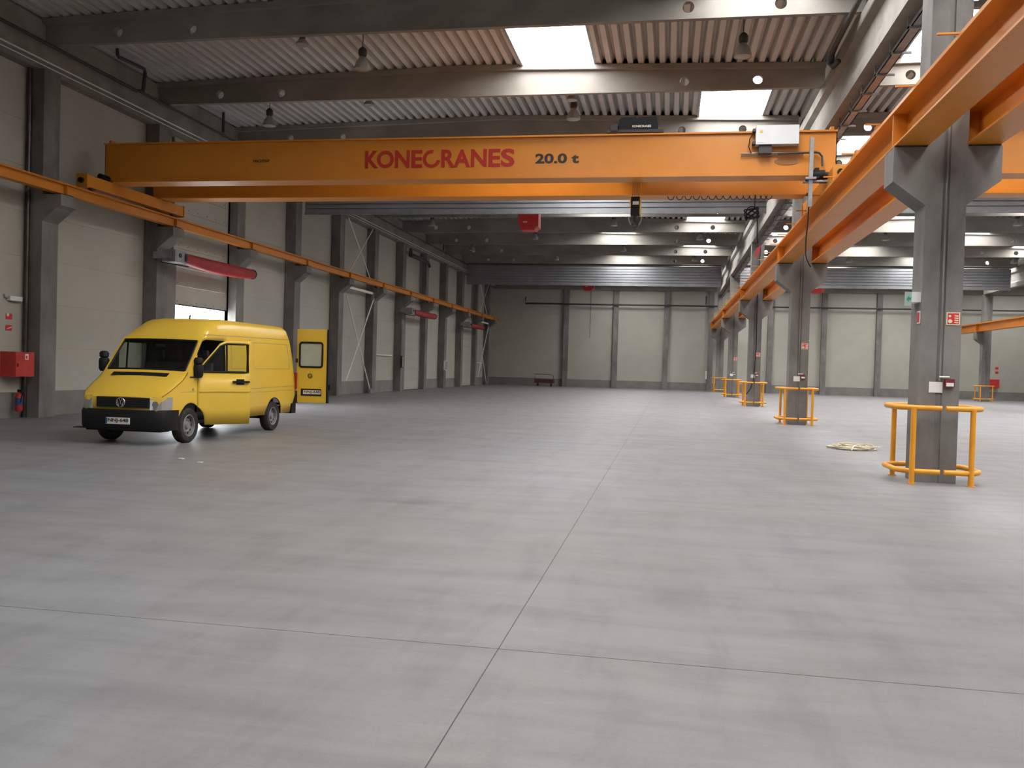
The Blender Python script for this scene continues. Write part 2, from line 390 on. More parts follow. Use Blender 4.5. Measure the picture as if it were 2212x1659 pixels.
# ------------------------------------------------------------------ columns
ci = 0
LCY = [y for y in YB if y > 14]
def left_column(y, lab):
    t = thing('concrete_column', lab, 'column', (-16.05, y, 0), 'concrete columns along the left wall')
    x0, x1 = XL+.025, -15.83; w = .3
    MB().box(x0, x1, y-w, y+w, 0, 8.88).build('shaft', M['concrete'], t)
    MB().prism([(x1, 5.02), (x1, 5.70), (-15.30, 5.70), (-15.30, 5.42), (-15.42, 5.36)], 'y', y-w, y+w).build('corbel', M['concrete'], t)
    MB().box(-15.62, -15.29, y-.16, y+.16, 5.70, 5.73).build('bearing_plate', M['dark'], t)
    return t
for i, y in enumerate(LCY):
    if y < 20: lab = 'concrete wall column just left of the frame, near the hose cabinet'
    elif i == 1: lab = 'concrete wall column beside the red hose cabinet at the far left'
    elif i == 2: lab = 'concrete wall column behind the front of the yellow van, left of the bright door'
    elif i == 3: lab = 'concrete wall column right of the raised dock door'
    else: lab = 'concrete wall column of the left wall, %s beyond the red hose cabinet' % ORD[i-2]
    left_column(y, lab)
RCY = [YB[4], YB[7], YB[10], YB[13], YB[16]]
def aisle_column(x0, y, lab, grp, zt=8.2, left=True, right=True):
    t = thing('concrete_column', lab, 'column', (x0+.3, y, 0), grp); x1 = x0+.6; w = .3
    g = .02; c = (x0+x1)/2
    MB().prism([(x0, y-w), (c-.05, y-w), (c-.04, y-w+g), (c+.04, y-w+g), (c+.05, y-w), (x1, y-w), (x1, y+w), (x0, y+w)], 'z', 0, zt).build('shaft', M['concrete'], t)
    def corb(sg, xf):
        p = [(xf, 4.38), (xf, 5.30), (xf+sg*.50, 5.30), (xf+sg*.50, 4.76)]
        MB().prism(p, 'y', y-w, y+w).build('corbel', M['concrete'], t)
        a, b = sorted((xf+sg*.06, xf+sg*.49)); MB().box(a, b, y-w+.02, y+w-.02, 5.30, 5.33).build('bearing_plate', M['dark'], t)
    if left: corb(-1, x0+.002)
    if right: corb(1, x1-.002)
    MB().cyl((c, y-w-.010, 1.62), (c, y-w-.010, 6.2), .012, n=8).build('conduit', M['plinth'], t)
    return t
RN = ['nearest free standing concrete column with hammerhead corbels, on the right', 'second free standing hammerhead column, right of the hall centre',
      'third free standing hammerhead column with the hanging black cable', 'fourth free standing hammerhead column towards the back wall', 'farthest free standing hammerhead column close to the back wall']
rcols = [aisle_column(3.9, y, RN[i], 'hammerhead columns between the aisles') for i, y in enumerate(RCY)]
aisle_column(23.5, 72.5, 'far concrete column at the right edge with a left corbel', None, left=True, right=False)
# back wall columns
for i in range(8):
    x = -9.27 + 4.45*i
    if abs(x-4.2) < 1: x = 3.5
    tag(MB().box(x-.22, x+.22, Y1-.36, Y1-.021, 0, 8.75).build('wall_post', M['concrete']), 'grey concrete post on the back wall, %s from the left corner' % ORD[i], 'post', 'posts along the back wall')

# primary longitudinal girders (on the columns)
def girder(xc, ya, yb, lab):
    p = [(-.32, 0), (.16, 0), (.16, .3), (.14, .42), (.14, .95), (.34, 1.05), (.34, 1.33), (-.34, 1.33), (-.34, 1.05), (-.2, .95), (-.2, .42), (-.32, .3)]
    o = MB().prism([(xc+a, 8.2+b) for a, b in p], 'y', ya, yb).build('main_girder', M['beam'], loc=(xc, ya, 8.2)); return tag(o, lab, 'beam', 'main girders on the columns')
GN = ['nearest stretch of the concrete main girder, upper right', 'second stretch of the concrete main girder, behind the orange crane end', 'third stretch of the concrete main girder above the far columns', 'last stretch of the concrete main girder before the back wall']
for i in range(4): girder(4.2, RCY[i]+(.01), RCY[i+1]-.01, GN[i])
girder(4.2, 4.5, RCY[0]-.01, 'concrete main girder passing overhead at the upper right corner')
girder(23.8, 46.0, 72.4, 'concrete main girder running to the far right column')

# ------------------------------------------------------------------ smoke curtains
def curtain(x0, x1, y, lab):
    mb = MB(); pts = []; z = 8.0
    while z < 9.54:
        pts += [(y, z), (y, z+.15), (y+.055, z+.158), (y+.055, z+.192)]; z += .2
    pts = [p for p in pts if p[1] < 9.54]; n = len(pts)
    v = [(x0, a, b) for a, b in pts] + [(x1, a, b) for a, b in pts] + [(x0, a+.012, b) for a, b in pts] + [(x1, a+.012, b) for a, b in pts]
    f = [(i, i+1, n+i+1, n+i) for i in range(n-1)] + [(2*n+i, 3*n+i, 3*n+i+1, 2*n+i+1) for i in range(n-1)]
    f += [(0, n, 3*n, 2*n), (n-1, 2*n+n-1, 3*n+n-1, 2*n-1)]
    t = thing('smoke_curtain', lab, 'partition', ((x0+x1)/2, y, 8.0), 'ribbed smoke curtains under the roof')
    mb.add(v, f).build('ribbed_sheet', M['curtain'], t, recalc=False)
    MB().box(x0, x1, y-.03, y+.06, 7.93, 8.0).build('bottom_rail', M['galv'], t)
    MB().box(x0, x1, y+.013, y+.06, 9.48, 9.549).build('top_rail', M['dark'], t)
curtain(-15.62, 3.55, 35.6, 'grey ribbed smoke curtain just behind the near orange crane, left aisle')
curtain(4.85, 23.2, 35.6, 'grey ribbed smoke curtain behind the nearest column, middle aisle')
curtain(-15.62, 3.55, 66.2, 'far grey ribbed smoke curtain above the back of the left aisle')
curtain(4.85, 23.2, 66.2, 'far grey ribbed smoke curtain above the back of the middle aisle')
curtain(24.4, XR, 66.2, 'far grey ribbed smoke curtain at the right edge of the picture')

# ------------------------------------------------------------------ crane runways
def ibeam(xc, zb, h, w, tw, tf, ya, yb):
    a = w/2; b = tw/2
    return MB().prism([(xc-a, zb), (xc+a, zb), (xc+a, zb+tf), (xc+b, zb+tf), (xc+b, zb+h-tf), (xc+a, zb+h-tf), (xc+a, zb+h), (xc-a, zb+h), (xc-a, zb+h-tf), (xc-b, zb+h-tf), (xc-b, zb+tf), (xc-a, zb+tf)], 'y', ya, yb)
t = thing('crane_runway', 'thin orange crane runway beam on corbels along the left wall', 'crane rail', (-15.45, LCY[0], 5.73))
for i in range(len(LCY)):
    a = LCY[i]; b = LCY[i+1] if i < len(LCY)-1 else 78.2
    s = ibeam(-15.45, 5.73, .27, .22, .015, .018, a+.006, b-.006).build('rail_segment', M['orange'], t)
    MB().box(-15.55, -15.35, a+.006, a+.022, 5.75, 5.982).box(-15.55, -15.35, b-.022, b-.006, 5.75, 5.982).build('end_plate', M['orange'], s)
MB().box(-15.475, -15.425, LCY[0], 78.2, 6.0, 6.046).build('rail', M['orange'], t)
def runway(xc, ys, lab, stub):
    t = thing('crane_runway', lab, 'crane rail', (xc, ys[0], 5.33))
    for i in range(len(ys)-1):
        a, b = ys[i]+.008, ys[i+1]-.008
        s = ibeam(xc, 5.33, .62, .5, .02, .03, a, b).box(xc-.255, xc+.255, a, b, 5.895, 5.95).build('rail_segment', M['orange'], t)
        st = MB()
        st.box(xc-.23, xc+.23, a, a+.025, 5.36, 5.895).box(xc-.23, xc+.23, b-.025, b, 5.36, 5.895)
        st.build('end_plate', M['orange'], s)
        bl = MB()
        for sx in (-.12, -.04):
            for zz in (5.82,): bl.cyl((xc+sx, a-.012, zz), (xc+sx, a+.03, zz), .022, n=8)
        bl.build('bolt', M['dark'], s)
    MB().box(xc-.03, xc+.03, ys[0], ys[-1], 5.95, 6.02).build('rail', M['orange'], t)
    yy = ys[0] + .6
    while stub and yy < ys[-1]-.3:
        MB().box(xc+stub*.2, xc+stub*.5, yy-.02, yy+.02, 5.951, 5.975).build('bracket', M['orange'], t); yy += 2.05
    return t
RY = [3.0] + RCY + [78.0]
runway(3.67, RY, 'deep orange crane runway girder on the left corbels of the free columns', -1)
runway(4.73, RY, 'deep orange crane runway girder on the right corbels of the free columns', 0)
runway(23.26, [51.0, 72.5, 78.0], 'distant orange crane runway girder at the right edge, on the far column', 0)

# ------------------------------------------------------------------ overhead crane
def crane(xa, xb, lab, full):
    t = thing('overhead_crane', lab, 'crane', ((xa+xb)/2, 23.2, 6.1))
    G = []
    for gi, yf in enumerate((22.0, 24.3)):
        gd = MB()
        yb = yf+.45; x0, x1 = xa-.12, xb+.1
        gd.box(x0, x1, yf, yf+.02, 6.48, 7.46).box(x0, x1, yb-.02, yb, 6.48, 7.46).box(x0, x1, yf-.07, yb+.07, 7.46, 7.5)
        gd.box(x0+.30, x1-.35, yf-.09, yb+.09, 6.42, 6.48)
        gd.box(x0, x0+.02, yf, yb, 6.48, 7.46).box(x1-.02, x1, yf, yb, 6.48, 7.46)
        g_ = gd.build('girder', M['orange'], t); G.append(g_)
        MB().box(xa+.1, xb-.15, yf+.195, yf+.255, 7.5, 7.55).build('trolley_rail', M['orange'], t)
        MB().box(x0+.05, x0+.12, yf+.1, yf+.3, 7.5, 7.62).box(x1-.14, x1-.06, yf+.1, yf+.3, 7.5, 7.62).build('end_stop', M['orange'], t)
    for xc in (xa, xb):
        c = MB().box(xc-.13, xc+.13, 20.9, 25.6, 6.11, 6.42).box(xc-.16, xc+.16, 20.88, 20.93, 6.08, 6.44).box(xc-.16, xc+.16, 25.57, 25.62, 6.08, 6.44)
        if xc == xb: pass
        ec = c.build('end_carriage', M['orange'], t)
        for yy in (21.3, 25.2):
            MB().cyl((xc-.05, yy, 6.17), (xc+.05, yy, 6.17), .12 if xc == xa else .12, n=16).build('wheel', M['dark'], ec)
        for yy in (20.86, 25.64):
            MB().cyl((xc, yy-.05, 6.26), (xc, yy+.05, 6.26), .07).build('buffer', M['black'], ec)
        for yf in (22.0, 24.3): MB().box(xc-.12, xc+.12, yf+.02, yf+.43, 6.419, 6.481).build('saddle_plate', M['orange'], ec)
    return t, G
cr, (g1, g2) = crane(-15.45, 3.67, 'large orange double girder overhead crane spanning the left aisle', True)
# lettering on the near girder
lt = MB(); yl = 21.996
sx = lambda u: -8.01 + (u-125)*.00296
for ch, u0, u1 in (('K', 125, 250), ('O', 235, 390), ('N', 400, 535), ('E', 550, 650), ('R', 820, 945), ('A', 930, 1080), ('N', 1085, 1225), ('E', 1240, 1345), ('S', 1350, 1470)):
    lt.add(*text_vf(ch, sx(u0), sx(u1), 6.73, 7.19, yl, bold=.032))
cx, cz, r0, r1 = sx(733), 6.955, .145, .235; n = 18; v = []
for i in range(n+1):
    a = math.radians(78 + (350-78)*i/n)
    for r in (r0, r1): v.append((cx+r*math.cos(a), yl-.003, cz+r*math.sin(a)))
lt.add(v, [(2*i, 2*i+1, 2*i+3, 2*i+2) for i in range(n)])
lt.build('lettering', M['letter_red'], g1, recalc=False)
MB().add(*text_vf('20.0 t', -3.5, -2.39, 6.80, 7.05, yl, bold=.035)).build('load_marking', M['letter_black'], g1)
MB().add(*text_vf('HK2757', -11.16, -10.69, 6.93, 7.0, yl, bold=.02)).build('serial_marking', M['letter_black'], g1)
# trolley hoist
tr = MB().prism([(-1.52, 7.62), (-.45, 7.62), (-.45, 7.75), (-.50, 7.95), (-.95, 7.95), (-.97, 7.90), (-1.02, 7.95), (-1.38, 7.95), (-1.42, 7.86), (-1.44, 7.72)], 'y', 22.1, 22.9).build('hoist_cover', M['black'], cr)
MB().add(*text_vf('KONECRANES', -1.09, -.63, 7.69, 7.745, 22.09, bold=.03)).build('lettering', M['white'], tr)
MB().box(-1.72, -.32, 22.05, 24.7, 7.56, 7.63).box(-1.62, -1.45, 22.02, 22.2, 7.6, 7.74).cyl((-1.5, 22.1, 7.72), (-1.5, 22.4, 7.72), .08).build('trolley_frame', M['dark'], cr)
MB().cyl((-1.5, 23.3, 7.8), (-.5, 23.3, 7.8), .2, n=16).build('rope_drum', M['dark'], cr)
# hook block hangs between girders
hk = MB().box(-1.13, -.89, 23.32, 23.5, 5.93, 6.21).box(-1.13, -.89, 23.32, 23.5, 5.72, 5.90).build('hook_block', M['black'], cr)
MB().box(-1.155, -1.125, 23.30, 23.52, 5.95, 6.23).box(-.895, -.865, 23.30, 23.52, 5.74, 6.23).build('side_plate', M['hookyellow'], hk)
MB().box(-1.08, -.92, 23.31, 23.322, 6.0, 6.09).build('rating_plate', M['paper'], hk)
MB().tube([(-1.01 + .17*math.cos(math.radians(a)), 23.41, 5.70 + .26*math.sin(math.radians(a))) for a in range(180, 361, 15)], .016).build('guard_bow', M['galv'], hk)
MB().tube([(-1.01, 23.41, 5.74), (-1.01, 23.41, 5.60), (-.97, 23.41, 5.55), (-.96, 23.41, 5.48), (-1.0, 23.41, 5.43), (-1.06, 23.41, 5.45), (-1.09, 23.41, 5.5)], .045).build('hook', M['dark'], hk)
rp = MB()
for dx in (-.08, -.03, .03, .08): rp.cyl((-1.01+dx, 23.41, 6.2), (-1.01+dx, 23.41, 7.7), .007, n=6)
rp.build('wire_rope', M['dark'], hk)
# control cabinet and conduits on the right end
cb = MB().box(1.87, 2.86, 21.72, 21.985, 7.13, 7.58).build('control_cabinet', M['cabinet'], cr)
MB().box(1.96, 2.02, 21.71, 21.722, 7.40, 7.46).build('warning_sticker', M['hookyellow'], cb)
MB().box(1.92, 2.06, 21.71, 21.722, 7.17, 7.21).build('label_plate', M['paper'], cb)
MB().box(1.80, 1.88, 21.78, 21.95, 7.15, 7.22).box(1.80, 1.88, 21.78, 21.95, 7.45, 7.52).build('cable_gland', M['dark'], cb)
MB().box(1.95, 2.25, 21.78, 21.99, 6.93, 7.13).build('junction_box', M['dark'], cr)
cd = MB()
for i in range(3): cd.tube([(1.55, 21.95-.03*i, 6.91+.025*i), (3.0, 21.95-.03*i, 6.91+.025*i)], .012)
cd.build('conduit', M['galv'], cr)
MB().tube([(2.4, 21.86, 6.93), (3.28, 21.86, 6.95), (3.36, 21.86, 6.93), (3.42, 21.86, 6.85), (3.43, 21.86, 6.62)], .025).build('cable_hose', M['dark'], cr)
MB().tube([(1.83, 21.85, 7.45), (1.74, 21.85, 7.3), (1.72, 21.85, 7.1), (1.78, 21.85, 6.95)], .012).build('control_cable', M['black'], cr)
MB().tube([(2.62 + .27*math.cos(2*PI*i/24), 21.99, 6.77 + .075*math.sin(2*PI*i/24)) for i in range(24)], .008, closed=True).build('hatch_ring', M['chrome'], cr)
MB().prism([(2.62 + .27*math.cos(2*PI*i/24), 6.77 + .073*math.sin(2*PI*i/24)) for i in range(24)], 'y', 21.988, 21.9985).build('hatch_cover', M['hatch'], cr)
MB().box(3.10, 3.19, 21.62, 21.70, 5.62, 7.25).build('collector_post', M['galv'], cr)
MB().box(3.02, 3.26, 21.56, 21.98, 6.26, 6.31).box(3.0, 3.6, 21.7, 21.9, 6.22, 6.25).build('post_bracket', M['galv'], cr)
dm = MB().cyl((3.2, 21.8, 6.40), (3.48, 21.8, 6.40), .115, n=14).cyl((3.48, 21.8, 6.38), (3.60, 21.8, 6.38), .085).box(3.24, 3.34, 21.70, 21.88, 6.3, 6.55)
dm.build('drive_motor', M['black'], cr)
MB().cyl((-15.45, 21.62, 6.52), (-15.45, 21.98, 6.52), .08).box(-15.55, -15.35, 21.3, 21.62, 6.2, 6.44).build('drive_motor', M['black'], cr)
fs = MB()
for i in range(15):
    x = -.1 + .24*i - .004*i*i
    fs.tube([(x + .09*math.cos(math.radians(a)), 24.35, 6.44 + .12*math.sin(math.radians(a))) for a in range(180, 361, 20)], .011, n=6)
fs.build('festoon_cable', M['dark'], cr)
MB().tube([(2.11, 24.2, 6.42), (2.11, 24.2, 6.05)], .012).build('pendant_cable', M['black'], cr)
pc = MB()
for i in range(5): pc.tube([(2.04 + (.15+.012*i)*math.cos(2*PI*j/14), 24.2+.02*i, 5.93 + (.17-.015*i)*math.sin(2*PI*j/14 + i)) for j in range(14)], .016, n=6, closed=True)
pc.tube([(2.18, 24.2, 5.95), (2.20, 24.2, 5.3), (2.22, 24.2, 5.12)], .014)
pc.build('cable_bundle', M['black'], cr)
MB().prism([(2.13, 4.72), (2.24, 4.80), (2.31, 5.08), (2.20, 5.0)], 'y', 24.16, 24.22).build('pendant_control', M['pink'], cr)
MB().tube([(3.13, 21.7, 5.62), (3.12, 21.7, 5.2), (3.10, 21.75, 4.9), (3.11, 21.8, 4.55), (3.14, 21.8, 4.4), (3.2, 21.8, 4.28), (3.24, 21.82, 4.22)], .014).build('supply_cable', M['black'], cr)

cr2, _ = crane(4.73, 23.2, 'second orange overhead crane in the middle aisle, behind the nearest column', False)

# ------------------------------------------------------------------ column guards
def guard():
    t = thing('column_guard', 'x', 'guard rail', (4.2, RCY[0], 0), 'orange tubular column guards')
    cy = RCY[0]; hx, hy, ch = .62, .60, .27; r = .042
    for sgn in (-1, 1):
        for z in (1.19, .20):
            x = lambda a: 4.2 + sgn*a
            path = [(x(.03), cy-hy, z), (x(hx-ch), cy-hy, z), (x(hx-ch+.12), cy-hy+.05, z), (x(hx-.04), cy-hy+ch-.09, z), (x(hx), cy-hy+ch, z), (x(hx), cy+hy-ch, z), (x(hx-.04), cy+hy-ch+.09, z), (x(hx-ch+.12), cy+hy-.05, z), (x(hx-ch), cy+hy, z), (x(.03), cy+hy, z)]
            if sgn == 1 or True: MB().tube(path, r, 12).build('rail', M['guard'], t, smooth=True)
        for yy in (cy-hy, cy+hy):
            px = 4.2 + sgn*.43 if yy < cy else 4.2 + sgn*.43
            p = MB().cyl((px, yy+.01, 0.008), (px, yy+.01, 1.18), r, n=14).build('post', M['guard'], t, smooth=True)
            MB().cyl((px, yy+.01, 0), (px, yy+.01, .012), .065, n=14).build('foot_plate', M['guard'], p)
    return t
g0 = guard(); g0['label'] = 'orange tube guard around the nearest column, biggest in the picture'
for i in range(1, 5): copy_tree(g0, (4.2, RCY[i], 0), 'orange tube guard around the %s column back from the camera' % ['', 'second', 'third', 'fourth', 'fifth and last'][i])
copy_tree(g0, (23.8, 72.5, 0), 'small distant orange tube guard around the far right column')

# ------------------------------------------------------------------ roller barriers over the doors, X braces
def roller(y0, y1, lab, sag):
    t = thing('dock_curtain_roll', lab, 'roller curtain', (-15.3, (y0+y1)/2, 4.75), 'red rolled curtains over the dock doors')
    n = 14; v = []; m = 14
    for i in range(n+1):
        u = i/n; y = y0+.75+(y1-y0-.75)*u
        rr = .17 + .05*math.sin(PI*u)**.8*sag
        for j in range(m):
            a = 2*PI*j/m; v.append((-15.25 + .17*math.cos(a), y, 4.78 - (.05*math.sin(PI*u)*sag if math.sin(a) < 0 else 0) + .17*math.sin(a)*(rr/.17 if math.sin(a) < 0 else 1)))
    f = [(i*m+j, i*m+(j+1) % m, (i+1)*m+(j+1) % m, (i+1)*m+j) for i in range(n) for j in range(m)] + [tuple(range(m)), tuple(range(n*m, n*m+m))]
    MB().add(v, f).build('vinyl_roll', M['vinyl'], t, smooth=True)
    MB().cyl((-15.25, y1, 4.78), (-15.25, y1+.06, 4.78), .185, n=16).cyl((-15.25, y0+.66, 4.78), (-15.25, y0+.76, 4.78), .185, n=16).build('end_cap', M['dark'], t)
    b = MB().box(-15.55, -15.12, y0+.1, y0+.66, 4.6, 4.98).build('motor_housing', M['galv'], t)
    MB().cyl((-15.12, y0+.38, 4.82), (-15.09, y0+.38, 4.82), .07).build('motor_cap', M['dark'], b)
    MB().tube([(-15.6, y0+.1, 4.58), (-15.2, y0+1.0, 4.54)], .02).build('cable', M['black'], t)
    MB().box(-15.84, -15.25, y0+.05, y0+.12, 4.7, 4.9).box(-15.84, -15.25, y1-.2, y1-.12, 4.72, 4.9).build('arm', M['galv'], t)
roller(24.75, 30.15, 'long red rolled curtain above the raised dock door, behind the van', 1.0)
roller(49.9+.2, 55.6, 'middle red rolled curtain above the closed second dock door', .5)
roller(65.4, 70.8, 'farthest red rolled curtain above the third dock door', .3)
def brace(y0, y1, lab):
    t = thing('wall_brace', lab, 'bracing', (-15.95, y0, .1)); x = -15.9
    def rod(a, b, z0, z1, r=.035, xx=x): MB().cyl((xx, a, z0), (xx, b, z1), r, n=8).build('diagonal_rod', M['white'], t)
    rod(y0+.9, y1-.35, 4.95, .12); rod(y1-.3, y0+.9, 5.13, .70, xx=x+.06)
    rod(y0+.95, y1-.75, 8.8, 6.1, .03); rod(y1-.7, y0+.95, 8.8, 6.1, .03, xx=x+.06)
    MB().box(x-.05, x+.05, y0+.9, y1-.3, 5.33, 5.45).build('strut', M['white'], t)
    MB().box(x-.04, x+.08, y1-.55, y1-.3, 0, .24).box(x-.04, x+.08, y1-.45, y1-.3, 5.0, 5.45).build('gusset', M['galv'], t)
brace(40.6, 45.7, 'white crossed steel bracing between two columns, right of the open van door')
brace(71.2, 76.3, 'white crossed steel bracing in the far left corner of the hall')

# ------------------------------------------------------------------ high bay lamps
def lamp():
    t = thing('high_bay_lamp', 'x', 'lamp', (0, 0, 9.45), 'high bay lamps hanging from the roof')
    MB().lathe([(.015, .34), (.10, .36), (.115, .42), (.11, .52), (.06, .58), (.03, .60), (0, .60)], (0, 0, 9.45), n=14).build('ballast_housing', M['dark'], t, smooth=True)
    MB().lathe([(.06, .35), (.10, .30), (.17, .18), (.215, .06), (.22, 0), (.21, 0), (.16, .17), (.09, .28), (.05, .33)], (0, 0, 9.45), n=18).build('bell_reflector', M['bell'], t, smooth=True)
    MB().lathe([(.208, .012), (.12, -.02), (0, -.03)], (0, 0, 9.45), n=18).build('lens', M['bell'], t, smooth=True)
    MB().cyl((0, 0, 10.04), (0, 0, 10.42), .012, n=6).build('hanger', M['dark'], t)
    return t
l0 = lamp(); first = True
PLX, QLX = [-8.3, 1.55, 11.9, 22.3], [-13.4, -3.2, 7.0, 17.0]
POS = {-13.4: 'nearest the left wall', -8.3: 'left of the left aisle ridge', -3.2: 'right of the left aisle ridge', 1.55: 'just left of the girder',
       7.0: 'just right of the girder', 11.9: 'left of the middle aisle ridge', 17.0: 'right of the middle aisle ridge', 22.3: 'near the far right girder'}
for k in range(5, 16):
    yc = (YB[k]+YB[k+1])/2 - .35
    for x in (QLX if k % 2 == 0 else PLX):
        lab = 'high bay lamp in the %s visible roof bay, %s' % (ORD[k-5], POS[x])
        if first: l0.location = (x, yc, 9.45); l0['label'] = lab; first = False
        else: copy_tree(l0, (x, yc, 9.45), lab)

def dome(x, y, lab):
    t = thing('roof_light', lab, 'lamp', (x, y, 9.5))
    MB().lathe([(.16, 0), (.15, .06), (.08, .14), (.05, .16)], (x, y, 9.5), n=14).build('dish', M['bell'], t, smooth=True)
    MB().lathe([(.07, .16), (.08, .20), (.07, .30), (.02, .32)], (x, y, 9.5), n=12).build('housing', M['dark'], t, smooth=True)
    MB().cyl((x, y, 9.8), (x, y, ztop(x)+.03), .012, n=6).build('hanger', M['dark'], t)
dome(-9.24, 20.66, 'small dome light peeping below the nearest roof beam, left aisle')
dome(-9.26, 25.66, 'small dome light peeping below the second roof beam, left of the skylights')
dome(-3.06, 25.70, 'small dome light peeping below the second roof beam, under the skylight patch')
# ------------------------------------------------------------------ yellow van
VX, VY = -9.955, 14.68
van = thing('delivery_van', 'yellow high roof delivery van with its front and rear doors open', 'van', (VX, VY, 0))
WM = .895
def wz(z):
    pts = [(.2, WM-.06), (.42, WM-.03), (.62, WM), (1.0, WM), (1.38, WM-.006), (1.68, WM-.018), (2.0, WM-.04), (2.12, WM-.05), (2.6, WM-.22)]
    for (a, p), (b, q) in zip(pts, pts[1:]):
        if z <= b: return p + (q-p)*max(0, (z-a))/(b-a)
    return pts[-1][1]
def lerp(tb, s):
    if s <= tb[0][0]: return tb[0][1:]
    for p, q in zip(tb, tb[1:]):
        if s <= q[0]:
            u = (s-p[0])/(q[0]-p[0]); return tuple(a+(b-a)*u for a, b in zip(p[1:], q[1:]))
    return tb[-1][1:]
# s: corner height zc, centre height T, plan width factor, shoulder blend
PROF = [(.00, .86, .90, .80, 0), (.04, .90, .95, .885, 0), (.10, .95, 1.00, .93, 0), (.22, 1.02, 1.085, .965, 0), (.40, 1.12, 1.19, .99, 0), (.55, 1.20, 1.28, 1, 0), (.68, 1.30, 1.355, 1, 0), (.76, 1.38, 1.405, 1, 0),
        (1.24, 1.965, 1.99, 1, 0), (1.30, 2.03, 2.06, 1, .08), (1.55, 2.09, 2.27, 1, .55), (1.80, 2.11, 2.40, 1, .88), (2.0, 2.12, 2.455, 1, 1), (2.6, 2.13, 2.485, 1, 1), (5.0, 2.15, 2.48, 1, 1), (5.5, 2.15, 2.475, .995, 1), (5.62, 2.15, 2.45, .985, 1), (5.7, 2.14, 2.38, .97, 1)]
AR = .415; AF, ARR = .85, 4.49
def zlow(s):
    b = .58 if s < .40 else .385
    for c in (AF, ARR):
        if abs(s-c) < AR: b = max(b, .36 + math.sqrt(AR*AR-(s-c)**2))
    return b
SS = [0, .04, .10, .16, .22, .30, .38]
SS += [AF + AR*math.cos(PI*(1-i/12)) for i in range(13)] + [.68, .76, 1.02, 1.09, 1.15, 1.24, 1.30, 1.36, 1.45, 1.55, 1.68, 1.80, 1.9, 2.03, 2.12, 2.19, 2.3, 2.7, 3.2, 3.7, 3.95]
SS += [ARR + AR*math.cos(PI*(1-i/12)) for i in range(13)] + [5.0, 5.15, 5.3, 5.42, 5.5, 5.58, 5.65, 5.7]
SS = sorted(SS); SS = [s for i, s in enumerate(SS) if i == 0 or s - SS[i-1] > .012]
D0 = min(range(len(SS)), key=lambda i: abs(SS[i]-1.09)); D1 = min(range(len(SS)), key=lambda i: abs(SS[i]-2.19)); WA = min(range(len(SS)), key=lambda i: abs(SS[i]-1.15)); WB_ = min(range(len(SS)), key=lambda i: abs(SS[i]-2.12))
WS0 = min(range(len(SS)), key=lambda i: abs(SS[i]-.76)); WS1 = min(range(len(SS)), key=lambda i: abs(SS[i]-1.24))
NK = 12
def ring(s):
    zc, T, pf, sh = lerp(PROF, s); zl = zlow(s); out = []
    for k, zn in enumerate([zl, max(.62, zl+.02), max(1.0, zl+.04), 1.38, 1.68, 1.94, 2.01]):
        cap = zc - (.05 if k == 6 else .085 + .012*(6-k))
        z = min(zn, max(cap, zl + .002*k)); z = max(z, zl + .002*k)
        out.append((wz(z)*pf, z))
    wc = wz(zc)*pf; out.append((wc, zc))
    d = T-zc
    out.append((wc-.035-.012*sh, zc + d*(.25+.39*sh)))
    out.append((wc-.075-.075*sh, zc + d*(.45+.45*sh)))
    out.append((wc*.52, zc + d*(.88+.10*sh))); out.append((0, T))
    return out
def sh_y(s, z):
    k = max(0, (s-4.9)/.8); return s - k*max(0, z-1.05)*.27 - (0.0)
R = [ring(s) for s in SS]
grid = {}
verts = []
for i, s in enumerate(SS):
    for sg in (1, -1):
        for k, (w, z) in enumerate(R[i]):
            if k == NK-1 and sg == -1: grid[i, sg, k] = grid[i, 1, k]; continue
            yy = sh_y(s, z)
            if i < 8:    # bow the nose
                yy -= .045*(1-(w/.89)**2)*max(0, 1-s/.45)
            grid[i, sg, k] = len(verts); verts.append((VX + sg*w, VY + yy, z))
body, door_f, door_glass, rglass, screen = [], [], [], [], []
for i in range(len(SS)-1):
    for sg in (1, -1):
        for k in range(NK-1):
            q = [grid[i, sg, k], grid[i+1, sg, k], grid[i+1, sg, k+1], grid[i, sg, k+1]]
            if sg == -1: q = q[::-1]
            q = tuple(dict.fromkeys(q))
            if len(q) < 3: continue
            if k >= 9 and WS0 <= i < WS1: screen.append(q); continue
            if D0 <= i < D1 and k < 6:
                win = WA <= i < WB_ and k in (3, 4)
                if sg == 1: continue
                elif win: rglass.append(q); continue
            body.append(q)
# the opened front door has its own outline, parallel to the windscreen pillar
dgrid = {}
for i in range(D0, D1+1):
    s_ = SS[i]; zl_ = 1.42 + (s_-1.09)*1.15; arch = zlow(s_) if zlow(s_) > .40 else .33
    for k, zn in enumerate([arch, max(.62, arch+.02), 1.0, 1.38, 1.68, 1.94, 2.01]):
        z = zn if k < 3 else min(zn, zl_ - (0 if k == 6 else .06 + .01*(5-k)))
        dgrid[i, 1, k] = len(verts); verts.append((VX + wz(z), VY + s_, z))
for i in range(D0, D1):
    for k in range(6):
        q = (dgrid[i, 1, k], dgrid[i+1, 1, k], dgrid[i+1, 1, k+1], dgrid[i, 1, k+1])
        (door_glass if (WA <= i < WB_ and k in (3, 4)) else door_f).append(q)
def submesh(faces, dz=0.0):
    ids = sorted({i for f in faces for i in f}); mp = {a: b for b, a in enumerate(ids)}
    m = MB(); m.add([verts[i] for i in ids], [tuple(mp[i] for i in f) for f in faces]); return m
